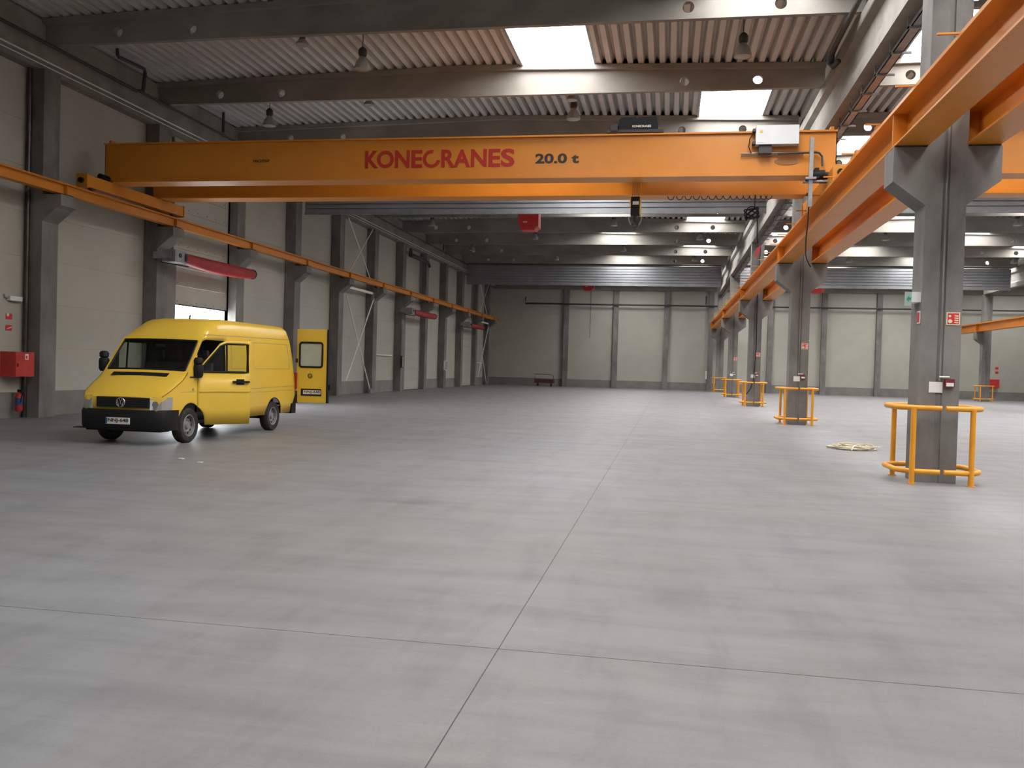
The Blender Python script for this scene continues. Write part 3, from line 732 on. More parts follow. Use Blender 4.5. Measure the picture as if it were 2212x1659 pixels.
# front cap below the bonnet edge
nose = [grid[0, 1, k] for k in range(NK)] + [grid[0, -1, k] for k in range(NK-2, -1, -1)]
body.append(tuple(nose))
bo = submesh(body).build('body', M['yellow'], van, smooth=True, recalc=False, angle=38)
def solid(o, t=.025, m=None, rim=1):
    if m: o.data.materials.append(m)
    s = o.modifiers.new('sheet', 'SOLIDIFY'); s.thickness = t; s.offset = -1; s.material_offset = 1 if m else 0; s.material_offset_rim = rim; s.use_even_offset = False
def flip_if_inward(o):
    me = o.data; c = sum((p.normal.dot(p.center - Vector((0, 2.8, 1.3))) * p.area for p in me.polygons))
    if c < 0: me.flip_normals()
flip_if_inward(bo); solid(bo, .025, M['cabin'])
so = submesh(screen).build('windscreen', M['screen'], van, smooth=True)
so2 = submesh(rglass).build('side_window', M['glass'], van, smooth=True)
# windscreen black edge
edge = MB(); a = [grid[i, 1, 9] for i in range(WS0, WS1+1)]; b = [grid[i, -1, 9] for i in range(WS0, WS1+1)]
edge.tube([verts[i] for i in a], .018, 6); edge.tube([verts[i] for i in b], .018, 6)
edge.tube([verts[grid[WS0, 1, k]] for k in (9, 10, 11)] + [verts[grid[WS0, -1, k]] for k in (10, 9)], .02, 6); edge.tube([verts[grid[WS1, 1, k]] for k in (9, 10, 11)] + [verts[grid[WS1, -1, k]] for k in (10, 9)], .02, 6)
edge.build('windscreen_seal', M['black'], van)
# left front door, swung open about its front edge
hinge = Vector((VX + WM + .002, VY + 1.09, 0)); ANG = math.radians(-38)
dm_ = submesh(door_f); dob = dm_.build('front_door', M['yellow'], van, smooth=True, loc=hinge, recalc=False); flip = sum(p.normal.x*p.area for p in dob.data.polygons)
if flip < 0: dob.data.flip_normals()
solid(dob, .04, M['cabin'], 0); dob['label'] = 'open front door with a divided window'
dob.rotation_euler = (0, 0, ANG)
def door_part(mb, name, m, **k):
    o = mb.build(name, m, None, loc=hinge, **k); o.parent = dob; o.location = (0, 0, 0); return o
door_part(submesh(door_glass), 'window', M['glass'])
loop = [verts[dgrid[i, 1, 3]] for i in range(WA, WB_+1)] + [verts[dgrid[WB_, 1, 4]]] + [verts[dgrid[i, 1, 5]] for i in range(WB_, WA-1, -1)]
door_part(MB().tube(loop, .022, 6, closed=True), 'window_seal', M['black'])
mi = min(range(len(SS)), key=lambda i: abs(SS[i]-1.68))
door_part(MB().tube([verts[dgrid[mi, 1, k]] for k in (3, 4, 5)], .018, 6), 'window_divider', M['black'])
rs_ = MB().tube([verts[grid[i, -1, 3]] for i in range(WA, WB_+1)] + [verts[grid[WB_, -1, 4]]] + [verts[grid[i, -1, 5]] for i in range(WB_, WA-1, -1)], .022, 6, closed=True)
rs_.build('window_seal', M['black'], van)
mj = min(range(len(SS)), key=lambda i: abs(SS[i]-1.45))
MB().tube([verts[grid[mj, -1, k]] for k in (3, 4, 5)], .018, 6).build('window_divider', M['black'], van)
hx = VX + WM + .012
door_part(MB().box(hx-.01, hx+.03, VY+1.80, VY+2.15, 1.165, 1.205).box(hx-.012, hx+.004, VY+1.88, VY+2.04, 1.13, 1.24), 'handle', M['black'])
door_part(MB().box(hx-.008, hx+.006, VY+1.12, VY+2.18, .985, 1.0).box(hx-.008, hx+.004, VY+1.28, VY+2.18, .60, .608), 'moulding', M['yellow'])
# body mouldings and seams on the left side
def side_line(s0, s1, z0, z1, r=.006):
    n = 8; return [(VX + wz(z0+(z1-z0)*i/n) - .001, VY + sh_y(s0+(s1-s0)*i/n, z0+(z1-z0)*i/n), z0+(z1-z0)*i/n) for i in range(n+1)]
sm = MB()
sm.tube(side_line(2.22, 5.55, .985, 1.03), .006, 4); sm.tube(side_line(2.22, 5.5, .90, .93), .004, 4)
sm.tube(side_line(1.36, 5.66, 2.115, 2.15), .006, 4)
def rect_line(s0, s1, z0, z1):
    p = side_line(s0, s1, z0, z0) + side_line(s1, s1, z0, z1)[1:] + side_line(s1, s0, z1, z1)[1:] + side_line(s0, s0, z1, z0)[1:-1]; return p
sm.tube(rect_line(3.45, 5.35, 1.44, 2.02), .005, 4, closed=True); sm.tube(rect_line(2.45, 3.15, 1.44, 2.02), .005, 4, closed=True)
sm.tube(side_line(3.3, 3.3, .40, 2.10), .004, 4); sm.tube(side_line(2.22, 2.22, .40, 2.10), .004, 4)
sm.tube(side_line(.50, 1.0, .99, .985), .005, 4)
sm.build('panel_seam', M['joint'], van)
# hood seam lines
hs = MB()
for sg in (1, -1): hs.tube([verts[grid[i, sg, 7]] for i in range(1, WS0)], .006, 4)
hs.build('bonnet_seam', M['dark'], van)
# grille, badge, lamps, bumper, vent
fy = lambda x: VY - .045*(1-((x-VX)/.89)**2)
gr = MB(); pts = [(x, -.005) for x in (-.56, -.3, 0, .3, .56)]
def front_patch(x0, x1, z0, z1, off, n=8):
    v = []
    for i in range(n+1):
        x = VX + x0 + (x1-x0)*i/n; y = fy(x) - off
        v += [(x, y, z0), (x, y+.0, z1)]
    for i in range(n+1):
        x = VX + x0 + (x1-x0)*i/n; v += [(x, fy(x)+.03, z0), (x, fy(x)+.03, z1)]
    o = 2*(n+1); f = [(2*i, 2*i+2, 2*i+3, 2*i+1) for i in range(n)] + [(2*i, o+2*i, o+2*i+2, 2*i+2) for i in range(n)] + [(2*i+1, 2*i+3, o+2*i+3, o+2*i+1) for i in range(n)]
    f += [(0, 1, o+1, o), (2*n, o+2*n, o+2*n+1, 2*n+1)]
    return MB().add(v, f)
gr = front_patch(-.485, .585, .69, .885, .012).build('grille', M['grille'], van)
sl = MB()
for i in range(4):
    z = .72 + .04*i; sl.v += []; p = front_patch(-.465, .565, z, z+.012, .022); sl.add(p.v, p.f)
sl.build('grille_bar', M['black'], gr)
def badge(cx, cy, cz, r, par, mt, name='badge'):
    b = MB(); b.tube([(cx + r*math.cos(2*PI*i/24), cy, cz + r*math.sin(2*PI*i/24)) for i in range(24)], r*.11, 6, closed=True)
    def st(*p): b.tube([(cx+r*a, cy, cz+r*c) for a, c in p], r*.085, 5)
    st((-.38, .86), (0, .10), (.38, .86)); st((-.80, .50), (-.38, -.82), (0, -.02), (.38, -.82), (.80, .50))
    o = b.build(name, mt, par); return o
badge(VX+.03, fy(VX)-.03, .79, .085, van, M['chrome'])
for sg in (1, -1):
    hl = MB(); v = []
    path = [(.60, -.045), (.66, -.038), (.725, -.022), (.80, .012), (.845, .075), (.872, .16), (.885, .24)]
    def lens(pp, nm, mt):
        q = []
        for a, s_ in pp: q += [(VX+sg*a, VY+s_, .665), (VX+sg*(a*.985), VY+s_+.03, .90)]
        for a, s_ in pp: q += [(VX+sg*(a-.05), VY+s_+.07, .665), (VX+sg*(a-.05), VY+s_+.08, .90)]
        n = len(pp); o = 2*n
        f = [(2*i, 2*i+2, 2*i+3, 2*i+1) for i in range(n-1)] + [(2*i+1, 2*i+3, o+2*i+3, o+2*i+1) for i in range(n-1)] + [(2*i, o+2*i, o+2*i+2, 2*i+2) for i in range(n-1)] + [(0, 1, o+1, o), (2*n-2, o+2*n-2, o+2*n-1, 2*n-1)]
        return MB().add(q, f).build(nm, mt, van)
    h = lens(path[:4], 'headlamp', M['lens'])
    h2 = lens(path[3:], 'indicator_lamp', M['amber'])
    MB().cyl((VX+sg*.70, VY-.032, .765), (VX+sg*.70, VY-.02, .765), .062, n=14).build('reflector', M['chrome'], h)
def bumper(pp, z0, z1, t=.10):
    out = [(VX+a, VY+s_) for a, s_ in pp] + [(VX-a, VY+s_) for a, s_ in pp[::-1][1:]]
    inn = [(VX+a*(1-t*.9), VY+s_+t) for a, s_ in pp] + [(VX-a*(1-t*.9), VY+s_+t) for a, s_ in pp[::-1][1:]]
    n = len(out); hz = [(z0, .03), (z0+.06, .0), (z1-.05, -.012), (z1, .02)]; v = []
    for z, d in hz:
        for (x, y) in out: v.append((x, y+d, z))
    for (x, y) in inn: v.append((x, y, z1))
    for (x, y) in inn: v.append((x, y, z0))
    f = [(r*n+i, r*n+i+1, (r+1)*n+i+1, (r+1)*n+i) for r in range(5) for i in range(n-1)] + [(5*n+i, 5*n+i+1, i+1, i) for i in range(n-1)]
    f += [(0, n, 2*n, 3*n, 4*n, 5*n), tuple(r*n+n-1 for r in (5, 4, 3, 2, 1, 0))]
    return MB().add(v, f)
bp_ = bumper([(.90, .42), (.91, .25), (.885, .10), (.80, .0), (.58, -.07), (.3, -.092), (0, -.10)], .28, .655).build('front_bumper', M['black'], van, smooth=True)
MB().box(VX-.76, VX+.76, VY+.05, VY+.35, .25, .45).build('undertray', M['black'], van)
pl = MB().box(VX-.235, VX+.245, VY-.125, VY-.10, .39, .51).build('number_plate', M['paper'], van)
MB().add(*text_vf('NNJ-648', VX-.185, VX+.225, .41, .495, VY-.127, bold=.015)).build('plate_text', M['letter_black'], pl)
MB().box(VX-.235, VX-.20, VY-.127, VY-.12, .395, .505).build('plate_band', M['blueband'], pl)
# cowl vent on the bonnet
v = []
for (s_, zoff) in ((.55, 0), (.655, 0)):
    for x in (-.62, -.3, 0, .3, .56): 
        zc, T, pf, shh = lerp(PROF, s_); zz = T - (T-zc)*.12*min(1, abs(x)/.5) + .006; v.append((VX+x, VY+s_, zz))
MB().add(v, [(i, i+1, i+6, i+5) for i in range(4)]).build('cowl_vent', M['black'], van)
MB().box(VX-.55, VX+.55, VY+.74, VY+.77, 1.385, 1.405).build('wiper', M['black'], van)
# small side details
MB().cyl((VX+.888, VY+.92, 1.03), (VX+.908, VY+.92, 1.03), .025, n=10).build('side_repeater', M['amber'], van)
MB().add([(VX+.898, VY+.80+a, 1.255+b) for a, b in ((0, 0), (.16, 0), (.16, .03), (0, .03))], [(0, 1, 2, 3)]).build('model_emblem', M['dark'], van)
# mirrors
for sg, yy, zz in ((1, VY+1.02, 1.25), (-1, VY+.92, 1.33)):
    m_ = MB(); bxx = VX + (.94 if sg > 0 else -1.02)
    m_.lathe([(0, 0), (.07, .01), (.095, .06), (.10, .20), (.085, .26), (.06, .275)], (bxx, yy, zz), n=12).lathe([(.06, .275), (.085, .29), (.09, .36), (.06, .40), (0, .41)], (bxx, yy, zz), n=12)
    o = m_.build('mirror', M['black'], van, smooth=True)
    MB().box(min(bxx, VX+sg*.86), max(bxx, VX+sg*.86), yy-.03, yy+.03, zz+.06, zz+.16).build('mirror_arm', M['black'], o)
# wheels
def wheel(cx, cy, sg):
    w = .205; c = (cx, cy, .338)
    prof = [(.215, -.09), (.26, -.102), (.315, -.098), (.335, -.075), (.338, 0), (.335, .075), (.315, .098), (.26, .102), (.215, .09)]
    o = MB().lathe(prof + [prof[0]], c, 'x', 32, 1, False).build('wheel', M['rubber'], van, smooth=True)
    rp_ = [(.215, .085), (.205, .092), (.192, .085), (.182, .02), (.165, .015), (.15, .03), (.115, .045), (.09, .03), (.07, .035), (.06, .075), (0, .077)]
    rim = MB().lathe(rp_, c, 'x', 28, sg, False).lathe([(.215, -.085), (.2, -.06), (.19, .03)], c, 'x', 28, sg, False).build('wheel_rim', M['rim'], o, smooth=True)
    hb = MB()
    for i in range(10):
        a = 2*PI*i/10; p = Vector((cx + sg*.024, cy + .148*math.cos(a), .338 + .148*math.sin(a))); hb.cyl(p, p + Vector((sg*.014, 0, 0)), .021, n=8)
    hb.build('rim_hole', M['black'], o)
for yy in (VY+AF, VY+ARR):
    wheel(VX+.785, yy, 1); wheel(VX-.785, yy, -1)
# wheel housings and underbody
ub = MB()
ub.box(VX-.76, VX+.76, VY+1.35, VY+3.95, .34, .42).box(VX-.70, VX+.70, VY+.35, VY+5.5, .40, .50).box(VX-.62, VX+.62, VY+.4, VY+1.3, .5, .95).box(VX-.62, VX+.62, VY+4.0, VY+5.0, .5, .8)
ub.cyl((VX-.7, VY+AF, .36), (VX+.7, VY+AF, .36), .05).cyl((VX-.7, VY+ARR, .34), (VX+.7, VY+ARR, .34), .07).box(VX+.55, VX+.68, VY+2.95, VY+3.1, .26, .4)
ub.build('underbody', M['black'], van)
# cabin
MB().prism([(VY+.78, .6), (VY+.78, 1.33), (VY+1.05, 1.30), (VY+1.2, 1.16), (VY+1.16, .6)], 'x', VX-.80, VX+.80).build('dashboard', M['cabin'], van)
MB().box(VX-.80, VX+.80, VY+.9, VY+2.2, .50, .56).build('cab_floor', M['cabin'], van)
for xx in (VX+.45, VX-.10, VX-.55):
    st = MB().prism([(VY+1.42, .85), (VY+1.40, .99), (VY+1.85, .97), (VY+1.98, 1.55), (VY+2.08, 1.55), (VY+2.0, .85)], 'x', xx-.23, xx+.23).box(xx-.2, xx+.2, VY+1.5, VY+1.9, .55, .85)
    o = st.build('seat', M['seat'], van)
    MB().prism([(VY+1.98, 1.60), (VY+1.97, 1.78), (VY+2.0, 1.81), (VY+2.07, 1.78), (VY+2.08, 1.60)], 'x', xx-.13, xx+.13).box(xx-.08, xx-.06, VY+2.0, VY+2.03, 1.54, 1.62).box(xx+.06, xx+.08, VY+2.0, VY+2.03, 1.54, 1.62).build('headrest', M['seat'], o)
MB().tube([(VX+.45 + .2*math.cos(2*PI*i/20), VY+1.22 + .08*math.sin(2*PI*i/20), 1.27 + .185*math.sin(2*PI*i/20)) for i in range(20)], .016, 6, closed=True).tube([(VX+.45, VY+1.1, 1.15), (VX+.45, VY+1.23, 1.26)], .03).build('steering_wheel', M['black'], van)
MB().box(VX-.06, VX+.14, VY+1.14, VY+1.17, 1.84, 1.90).build('rear_view_mirror', M['black'], van)
vv, ff = curve_mesh([[(-.81, .45), (.81, .45), (.83, 1.4), (.80, 2.05), (.62, 2.36), (-.62, 2.36), (-.80, 2.05), (-.83, 1.4)], rrect(-.10, .38, 1.48, 1.93, .08)], .012)
MB().add([(a+VX, b+VY+2.22, c) for a, b, c in vv], ff).build('bulkhead', M['cabin'], van)
MB().box(VX-.8, VX+.8, VY+2.23, VY+5.5, .52, .56).build('load_floor', M['cabin'], van)
# rear doors: left one folded right back, right one shut
def rear_door(x0, x1, yb, slant, nm):
    vv, ff = curve_mesh([[(x0, .62), (x1, .62), (x1, 1.3), (x1-.02*(1 if x1 > x0 else -1), 2.43), (x0, 2.43)], rrect(x0+.08, x1-.13, 1.50, 2.10, .06)], .02)
    return MB().add([(a, yb + b - slant*max(0, c-1.05), c) for a, b, c in vv], ff)
rx = VX + WM - .01
rd = rear_door(rx, rx+.79, VY+5.74, .0, 'rear_door').build('rear_door', M['yellow'], van); rd['label'] = 'rear door folded fully open'
MB().add(*(lambda q: ([(a, b+VY+5.725, c) for a, b, c in q[0]], q[1]))(curve_mesh([rrect(rx+.08, rx+.67, 1.50, 2.10, .06)], .004))).build('window', M['pale'], rd)
wl_ = rrect(rx+.08, rx+.67, 1.50, 2.10, .06)
MB().tube([(a, VY+5.712, c) for a, c in wl_], .024, 6, closed=True).build('window_seal', M['black'], rd)
badge(rx+.36, VY+5.71, 1.28, .055, rd, M['dark'])
p2 = MB().box(rx+.13, rx+.66, VY+5.705, VY+5.72, .79, .96).build('number_plate', M['black'], rd)
MB().box(rx+.19, rx+.645, VY+5.699, VY+5.706, .83, .93).build('plate_face', M['paper'], p2)
MB().add(*text_vf('NNJ-648', rx+.215, rx+.63, .842, .918, VY+5.699, bold=.015)).build('plate_text', M['letter_black'], p2)
MB().box(rx+.79, rx+.83, VY+5.70, VY+5.79, .62, 2.43).build('door_edge_seal', M['black'], rd)
MB().box(rx+.80, rx+.88, VY+5.72, VY+5.80, .95, 1.08).build('latch', M['black'], rd)
MB().box(rx-.02, rx+.03, VY+5.69, VY+5.75, .8, .9).box(rx-.02, rx+.03, VY+5.69, VY+5.75, 1.6, 1.7).build('hinge', M['dark'], rd)
rear_door(VX-.84, VX-.02, VY+5.705, .27, 'rear_door').build('rear_door', M['yellow'], van)
rb = MB(); rb.prism([(VX-.90, VY+5.42), (VX-.90, VY+5.66), (VX-.82, VY+5.76), (VX-.70, VY+5.80), (VX+.70, VY+5.80), (VX+.82, VY+5.76), (VX+.91, VY+5.66), (VX+.91, VY+5.42)], 'z', .36, .60).build('rear_bumper', M['black'], van)
MB().prism([(VY+5.50, .60), (VY+5.76, .60), (VY+5.74, .82), (VY+5.70, .82)], 'x', VX+.88, VX+.915).build('bumper_corner', M['black'], van)
MB().box(VX+.86, VX+.905, VY+5.64, VY+5.72, .95, 1.35).build('tail_lamp', M['tail'], van)
MB().cyl((VX+.1, VY+2.1, 2.45), (VX+.1, VY+2.12, 2.53), .02).build('roof_antenna_base', M['dark'], van)

# ------------------------------------------------------------------ fire equipment and fittings, left wall
t = thing('fire_hose_cabinet', 'red fire hose cabinet on the left wall beside the first column', 'cabinet', (-16.05, 19.4, 1.05))
MB().box(XL+.03, -15.86, 19.08, 19.74, 1.05, 1.67).build('body', M['red'], t)
d = MB().box(-15.86, -15.845, 19.09, 19.73, 1.06, 1.66).build('door', M['red'], t)
MB().box(-15.845, -15.838, 19.40, 19.52, 1.48, 1.62).build('pictogram', M['paper'], d)
MB().box(-15.837, -15.834, 19.42, 19.48, 1.50, 1.58).build('pictogram', M['signred'], d)
MB().box(-15.845, -15.825, 19.14, 19.17, 1.30, 1.38).build('latch', M['dark'], d)
t = thing('fire_extinguisher', 'red fire extinguisher hung low on the left wall below the hose cabinet', 'extinguisher', (-16.1, 19.53, .17))
MB().lathe([(0, 0), (.07, .0), (.085, .03), (.085, .38), (.06, .45), (.03, .47), (.03, .5)], (-16.1, 19.53, .17), n=16).build('cylinder', M['red'], t, smooth=True)
MB().lathe([(.0865, .16), (.0865, .34)], (-16.1, 19.53, .17), n=16).build('label_band', M['blueband'], t)
MB().box(-16.13, -16.0, 19.50, 19.56, .66, .72).tube([(-16.05, 19.53, .68), (-15.99, 19.5, .6), (-16.0, 19.47, .4)], .012).build('valve', M['black'], t)
MB().box(XL+.021, -16.13, 19.49, 19.57, .60, .64).build('bracket', M['galv'], t)
def sign(nm, y0, y1, z0, z1, lab, big):
    t = thing(nm, lab, 'sign', (XL+.01, (y0+y1)/2, z0))
    MB().box(XL+.001, XL+.012, y0, y1, z0, z1).build('plate', M['signred'], t)
    if big: MB().cyl((XL+.012, y0+.06, z0+.11), (XL+.014, y0+.06, z0+.11), .045, n=12).build('pictogram', M['paper'], t)
    else: MB().prism([(y0+.02, z0+.03), (y0+.05, z0+.03), (y1-.02, z1-.06), (y1-.02, z1-.03)], 'x', XL+.012, XL+.014).build('pictogram', M['paper'], t)
sign('fire_sign', 19.27, 19.47, 2.48, 2.62, 'upper small red fire sign on the left wall above the hose cabinet', True)
sign('fire_sign', 19.27, 19.47, 2.20, 2.33, 'lower small red fire sign on the left wall above the hose cabinet', False)
t = thing('emergency_light', 'white emergency light fitting on the left wall beside the first column', 'light', (-16.2, 19.5, 3.0))
MB().box(XL+.002, XL+.10, 19.30, 19.72, 2.95, 3.06).build('housing', M['white'], t)
MB().box(XL+.02, XL+.09, 19.32, 19.70, 2.93, 2.95).build('lens', M['bell'], t)
MB().tube([(XL+.03, 19.3, 3.0), (XL+.03, 19.2, 3.02), (XL+.03, 19.18, 3.1)], .012).build('cable', M['galv'], t)
tag(MB().cyl((XL+.11, 19.83, .0), (XL+.11, 19.83, 8.9), .055, n=12).build('fire_pipe', M['pipe'], None, smooth=True), 'tall steel pipe rising beside the first left column', 'pipe')
# pipes along the left eave
tag(MB().tube([(-15.72, 14, 9.02), (-15.72, 78, 9.02)], .02).build('conduit_pipe', M['cabinet']), 'upper thin white pipe running along the left eave beam', 'pipe')
tag(MB().tube([(-15.78, 14, 8.92), (-15.78, 78, 8.92)], .014).build('conduit_pipe', M['cabinet']), 'lower thin white pipe running along the left eave beam', 'pipe')
tag(MB().tube([(-15.7, 14, 9.46), (-15.7, 23.55, 9.46), (-15.55, 23.68, 9.5), (-15.5, 23.68, 10.02), (-15.45, 23.55, 10.08), (-15.4, 22.28, 9.98), (-15.4, 22.22, 10.02), (-15.4, 22.2, 10.19)], .045, 8).build('drain_pipe', M['dark']), 'dark roof drain pipe with a step bend at the upper left', 'pipe')
tag(MB().tube([(-15.7, 23.75, 9.5), (-15.7, 77, 9.5)], .04, 8).build('drain_pipe', M['dark']), 'dark roof drain pipe running back along the left eave beam', 'pipe')
for i, y in enumerate((28.3, 43.2, 58.5)):
    tag(MB().tube([(-15.5, y, 9.5), (-15.5, y, 10.19)], .045, 8).build('drain_pipe', M['dark']), '%s dark vertical roof drain stub at the left eave' % ORD[i], 'pipe', 'vertical drain stubs')
tag(MB().tube([(-15.55, 53.0-2, 8.6), (-15.55, 51.0, 8.2), (-15.55, 55.0, 8.2), (-15.55, 55.3, 8.0)], .09, 8).build('duct_pipe', M['dark']), 'dark thick pipe above the second dock door', 'pipe')
# switch boxes on far left columns
def wallbox(x, y, z, w, h, lab, m):
    t = thing('switch_box', lab, 'switch box', (x, y, z-h/2))
    MB().box(x-.06, x+.06, y-w/2, y+w/2, z-h/2, z+h/2).build('housing', m, t); MB().box(x+.06, x+.068, y-w/2+.03, y+w/2-.03, z-h/2+.05, z+h/2-.05).build('cover', M['galv'], t)
    return t
wallbox(-15.77, 50.5, 1.75, .3, .7, 'grey switch box left of the second dock door', M['dark'])
wallbox(-15.77, 60.9, 1.6, .5, .7, 'pale grey control box on a left column between the far doors', M['cabinet'])
tag(MB().tube([(XL+.08, 46.1, 2.1), (XL+.08, 49.9, 2.1)], .035).build('wall_pipe', M['white']), 'short white horizontal pipe on the left wall before the second door', 'pipe')
tag(MB().tube([(XL+.08, 71.7, 1.9), (XL+.08, 75.8, 1.9)], .035).build('wall_pipe', M['white']), 'short white horizontal pipe on the far left wall', 'pipe')
tag(MB().tube([(XL+.07, 46.06, 0), (XL+.07, 46.06, 5.2)], .03).build('wall_pipe', M['white']), 'thin white vertical pipe beside the bracing column', 'pipe')
# floor scraps
tag(MB().box(-13.2, -12.85, 17.70, 17.88, 0, .02).prism([(-13.15, 17.72), (-12.95, 17.7), (-12.9, 17.85), (-13.1, 17.86)], 'z', .02, .035).build('floor_scrap', M['dark']), 'flat dark scrap lying on the floor left of the van', 'scrap')
tag(MB().prism([(-7.80, 13.02), (-7.71, 13.0), (-7.70, 13.06), (-7.78, 13.08)], 'z', 0, .012).build('paper_scrap', M['paper']), 'small white scrap on the floor in front of the van, left one', 'scrap')
tag(MB().prism([(-7.26, 12.67), (-7.19, 12.66), (-7.18, 12.71), (-7.24, 12.72)], 'z', 0, .012).build('paper_scrap', M['paper']), 'small white scrap on the floor in front of the van, right one', 'scrap')

# ------------------------------------------------------------------ fittings on the right columns
def col_fit(i, y, lab_paper, lab_box, lab_sign):
    yf = y-.3
    tag(MB().box(4.02+.03, 4.25, yf-.008, yf-.001, 1.43, 1.60).build('notice_sheet', M['paper']), lab_paper, 'notice')
    t = thing('fire_call_point', lab_box, 'call point', (4.34, yf-.04, 1.53))
    MB().box(4.27, 4.41, yf-.075, yf-.001, 1.52, 1.65).build('housing', M['callred'], t); MB().box(4.285, 4.395, yf-.08, yf-.075, 1.535, 1.59).build('label_plate', M['paper'], t)
    MB().tube([(4.19, yf-.04, 1.68), (4.34, yf-.04, 1.68)], .012).build('conduit', M['white'], t)
    t = thing('fire_sign', lab_sign, 'sign', (4.37, yf-.01, 2.50))
    MB().box(4.27, 4.47, yf-.010, yf-.001, 2.50, 2.70).build('plate', M['cream'], t)
    MB().box(4.285, 4.455, yf-.012, yf-.010, 2.515, 2.685).build('red_field', M['signred'], t)
    pc = MB().cyl((4.325, yf-.015, 2.56), (4.325, yf-.012, 2.56), .032, n=12).cyl((4.32, yf-.015, 2.64), (4.32, yf-.012, 2.64), .02, n=10)
    for j in range(4): pc.prism([(4.385, 2.535+.035*j), (4.44, 2.525+.035*j), (4.45, 2.545+.035*j), (4.39, 2.55+.035*j)], 'y', yf-.015, yf-.012)
    pc.build('pictogram', M['cream'], t)
col_fit(0, RCY[0], 'white paper notice on the nearest column', 'dark red fire call point on the nearest column', 'red and cream fire alarm sign on the nearest column')
col_fit(1, RCY[1], 'white paper notice on the second column', 'dark red fire call point on the second column', 'red and cream fire alarm sign on the second column')
col_fit(2, RCY[2], 'white paper notice on the third column', 'dark red fire call point on the third column', 'red and cream fire alarm sign on the third column')
col_fit(3, RCY[3], 'white paper notice on the fourth column', 'dark red fire call point on the fourth column', 'red and cream fire alarm sign on the fourth column')
t = thing('exit_sign', 'green exit sign box sticking out from the left side of the nearest column', 'sign', (3.83, 15.0, 2.85))
MB().box(3.76, 3.90, 14.86, 15.22, 2.86, 3.02).build('housing', M['white'], t); MB().box(3.66, 3.76, 14.85, 14.87, 2.80, 3.02).build('sign_panel', M['palegreen'], t)
MB().prism([(3.68, 2.9), (3.72, 2.86), (3.72, 2.89), (3.75, 2.89), (3.75, 2.93), (3.72, 2.93), (3.72, 2.96)], 'y', 14.845, 14.85).build('pictogram', M['green'], t)
t = thing('fire_sign', 'red fire sign seen edgewise on the left face of the nearest column', 'sign', (3.89, 15.0, 2.52))
MB().box(3.888, 3.899, 14.84, 15.0, 2.52, 2.72).build('plate', M['paper'], t); MB().box(3.885, 3.888, 14.86, 14.98, 2.54, 2.70).build('red_field', M['signred'], t)
tag(MB().tube([(4.3, RCY[2]-.40, 8.0), (4.22, RCY[2]-.40, 5.4), (4.25, RCY[2]-.40, 3.0), (4.18, RCY[2]-.40, 1.4), (4.05, RCY[2]-.40, .9), (3.85, RCY[2]-.40, .6)], .022, 6).build('hanging_cable', M['black']), 'black cable hanging down the front of the third column', 'cable')
# drainage pipe and cable ladder along the main girder
tag(MB().tube([(3.6, 12.5, 9.38), (3.6, 21.6, 9.38), (3.58, 21.95, 9.3), (3.57, 22.05, 9.1), (3.6, 21.9, 8.98), (3.7, 21.7, 9.05)], .06, 10).build('drain_pipe', M['dark']), 'dark drain pipe with an elbow beside the main girder, upper right', 'pipe')
t = thing('cable_ladder', 'grey cable ladder slung under the main girder, upper right', 'cable tray', (4.22, 12, 8.0))
MB().box(4.12, 4.14, 6, 76, 8.02, 8.10).build('side_rail', M['galv'], t); MB().box(4.30, 4.32, 6, 76, 8.02, 8.10).build('side_rail', M['galv'], t)
yy = 6.6
while yy < 60:
    MB().box(4.06, 4.46, yy-.02, yy+.02, 7.98, 8.02).box(4.06, 4.08, yy-.02, yy+.02, 7.98, 8.2).build('hanger_bar', M['galv'], t); yy += 1.3
MB().box(4.12, 4.32, 6, 76, 8.02, 8.03).build('tray_floor', M['galv'], t)
MB().tube([(4.18, 6, 8.065), (4.18, 76, 8.065)], .03, 6).tube([(4.25, 6, 8.06), (4.25, 76, 8.06)], .025, 6).build('cable', M['dark'], t)

# heaters, back wall fittings
def heater(x, y, z, lab):
    t = thing('unit_heater', lab, 'heater', (x, y, z), 'red unit heaters under the roof')
    MB().prism([(x-.44, z+.78), (x-.44, z+.30), (x-.30, z), (x+.26, z), (x+.44, z+.15), (x+.44, z+.78)], 'y', y, y+.7).build('casing', M['red'], t)
    MB().box(x-.22, x-.04, y-.006, y, z+.32, z+.35).build('name_plate', M['paper'], t)
    MB().prism([(x+.30, z+.02), (x+.42, z+.10), (x+.40, z+.18), (x+.28, z+.08)], 'y', y-.02, y).build('flue_spigot', M['galv'], t)
    MB().cyl((x-.3, y+.35, z+.78), (x-.3, y+.35, ztop(x-.3)+.13), .012, n=6).cyl((x+.3, y+.35, z+.78), (x+.3, y+.35, ztop(x+.3)+.13), .012, n=6).build('hanger', M['dark'], t)
heater(-6.1, 36.9, 7.49, 'red unit heater hanging below the near smoke curtain, left aisle')
heater(-6.3, 67.2, 7.62, 'faint distant red unit heater below the far smoke curtain, left aisle')
heater(10.55, 67.2, 7.66, 'distant red unit heater right of the second column')
tag(MB().tube([(-13.0, 78.5, 8.0), (-13.0, 78.5, 7.42), (XR-.4, 78.5, 7.42)], .055, 8).build('wall_pipe', M['dark']), 'long dark pipe running across the upper back wall', 'pipe')
tag(MB().tube([(3.0, 78.5, 7.55), (3.0, 78.5, 8.3)], .05, 8).build('wall_pipe', M['dark']), 'short dark riser pipe at the right end of the back wall', 'pipe')
tag(MB().cyl((-7.1, 78.76, 4.4), (-7.1, 78.76, 8.752), .02, n=6).build('hanging_rod', M['dark']), 'thin dark rod hanging in front of the back wall', 'rod')
wallbox(3.2, 78.5, 1.4, .3, .7, 'small pale switch box on the back wall left of the last column', M['cabinet'])
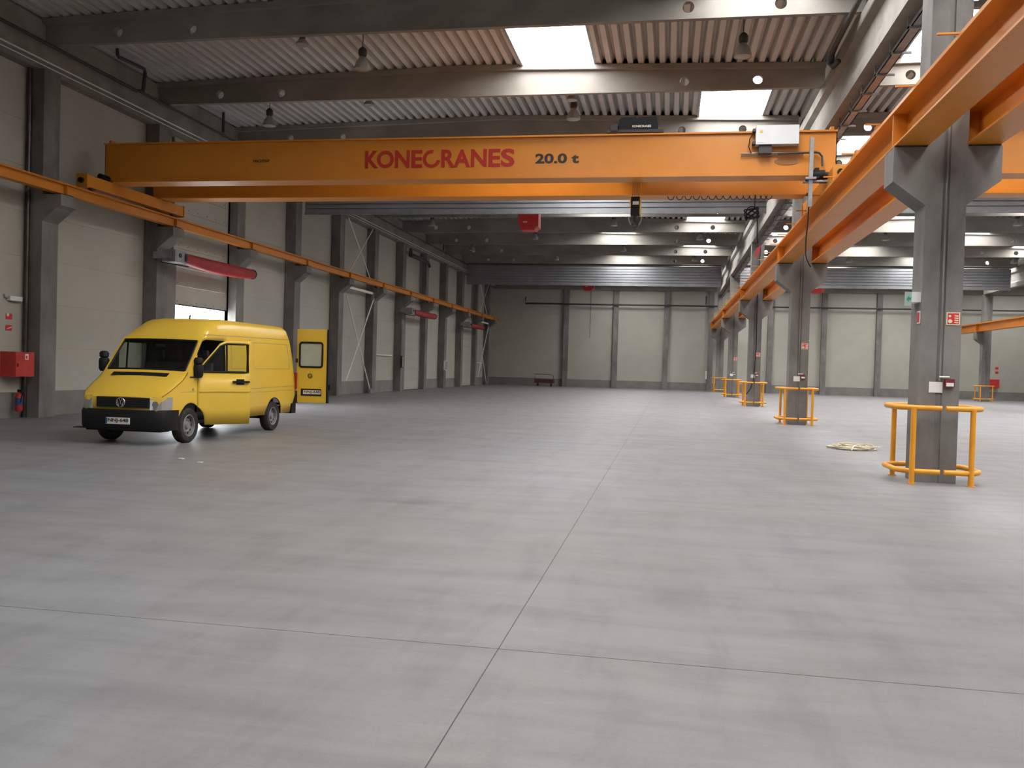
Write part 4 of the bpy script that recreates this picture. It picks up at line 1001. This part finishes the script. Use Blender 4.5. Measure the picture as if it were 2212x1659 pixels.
t = thing('hand_cart', 'low dark red cart with a tube handle by the back wall', 'cart', (-10.9, 77.3, 0))
MB().box(-11.75, -10.05, 76.9, 77.8, .28, .62).build('tray', M['darkred'], t)
MB().tube([(-11.7, 76.95, .6), (-11.7, 76.95, 1.06), (-10.3, 76.95, 1.06), (-10.05, 76.95, .9), (-10.05, 76.95, .6)], .02).build('handle', M['darkred'], t)
for x in (-11.5, -10.3):
    for y in (77.05, 77.65): MB().cyl((x-.03, y, .14), (x+.03, y, .14), .14, n=12).build('wheel', M['rubber'], t)
    MB().cyl((x, 77.0, .14), (x, 77.7, .14), .02).box(x-.03, x+.03, 77.02, 77.68, .14, .29).build('axle', M['dark'], t)
# far right fire point on the back wall
t = thing('fire_hose_cabinet', 'small distant red hose cabinet on the back wall beside the far right column', 'cabinet', (26.8, 78.9, .75))
MB().box(26.2, 27.0, 78.66, 78.978, 1.02, 1.72).build('body', M['red'], t); MB().box(26.22, 26.98, 78.645, 78.66, 1.04, 1.70).build('door', M['red'], t)
for k, zz in enumerate((2.55, 2.2)):
    tag(MB().box(26.75, 27.0, 78.985, 78.998, zz, zz+.2).build('fire_sign', M['signred']), '%s tiny red sign on the back wall at the far right' % ('upper', 'lower')[k], 'sign')

# ------------------------------------------------------------------ cable coil on the floor
t = thing('cable_coil', 'coil of beige cable lying on the floor left of the nearest column', 'cable', (4.17, 20.9, 0))
rnd = random.Random(3)
cb = MB(); pts = []
turns = 16
for i in range(turns*26):
    a = 2*PI*i/26; k = i/26
    r = .34 + .13*math.sin(k*2.3) + .05*math.sin(k*5.1+a); z = .018 + .09*(.5+.5*math.sin(k*1.7))*(.6+.4*math.sin(a*1+k))
    pts.append((4.17 + r*1.05*math.cos(a) + .03*math.sin(k*3), 20.9 + r*1.05*math.sin(a) + .03*math.cos(k*2.1), max(.014, z)))
cb.tube(pts, .013, 5).build('cable', M['cable'], t, smooth=True)
MB().tube([(4.02, 20.35, .01), (4.08, 20.42, .11), (4.2, 20.55, .13), (4.26, 20.7, .10), (4.26, 20.78, .02)], .011, 5).build('tie', M['paper'], t)
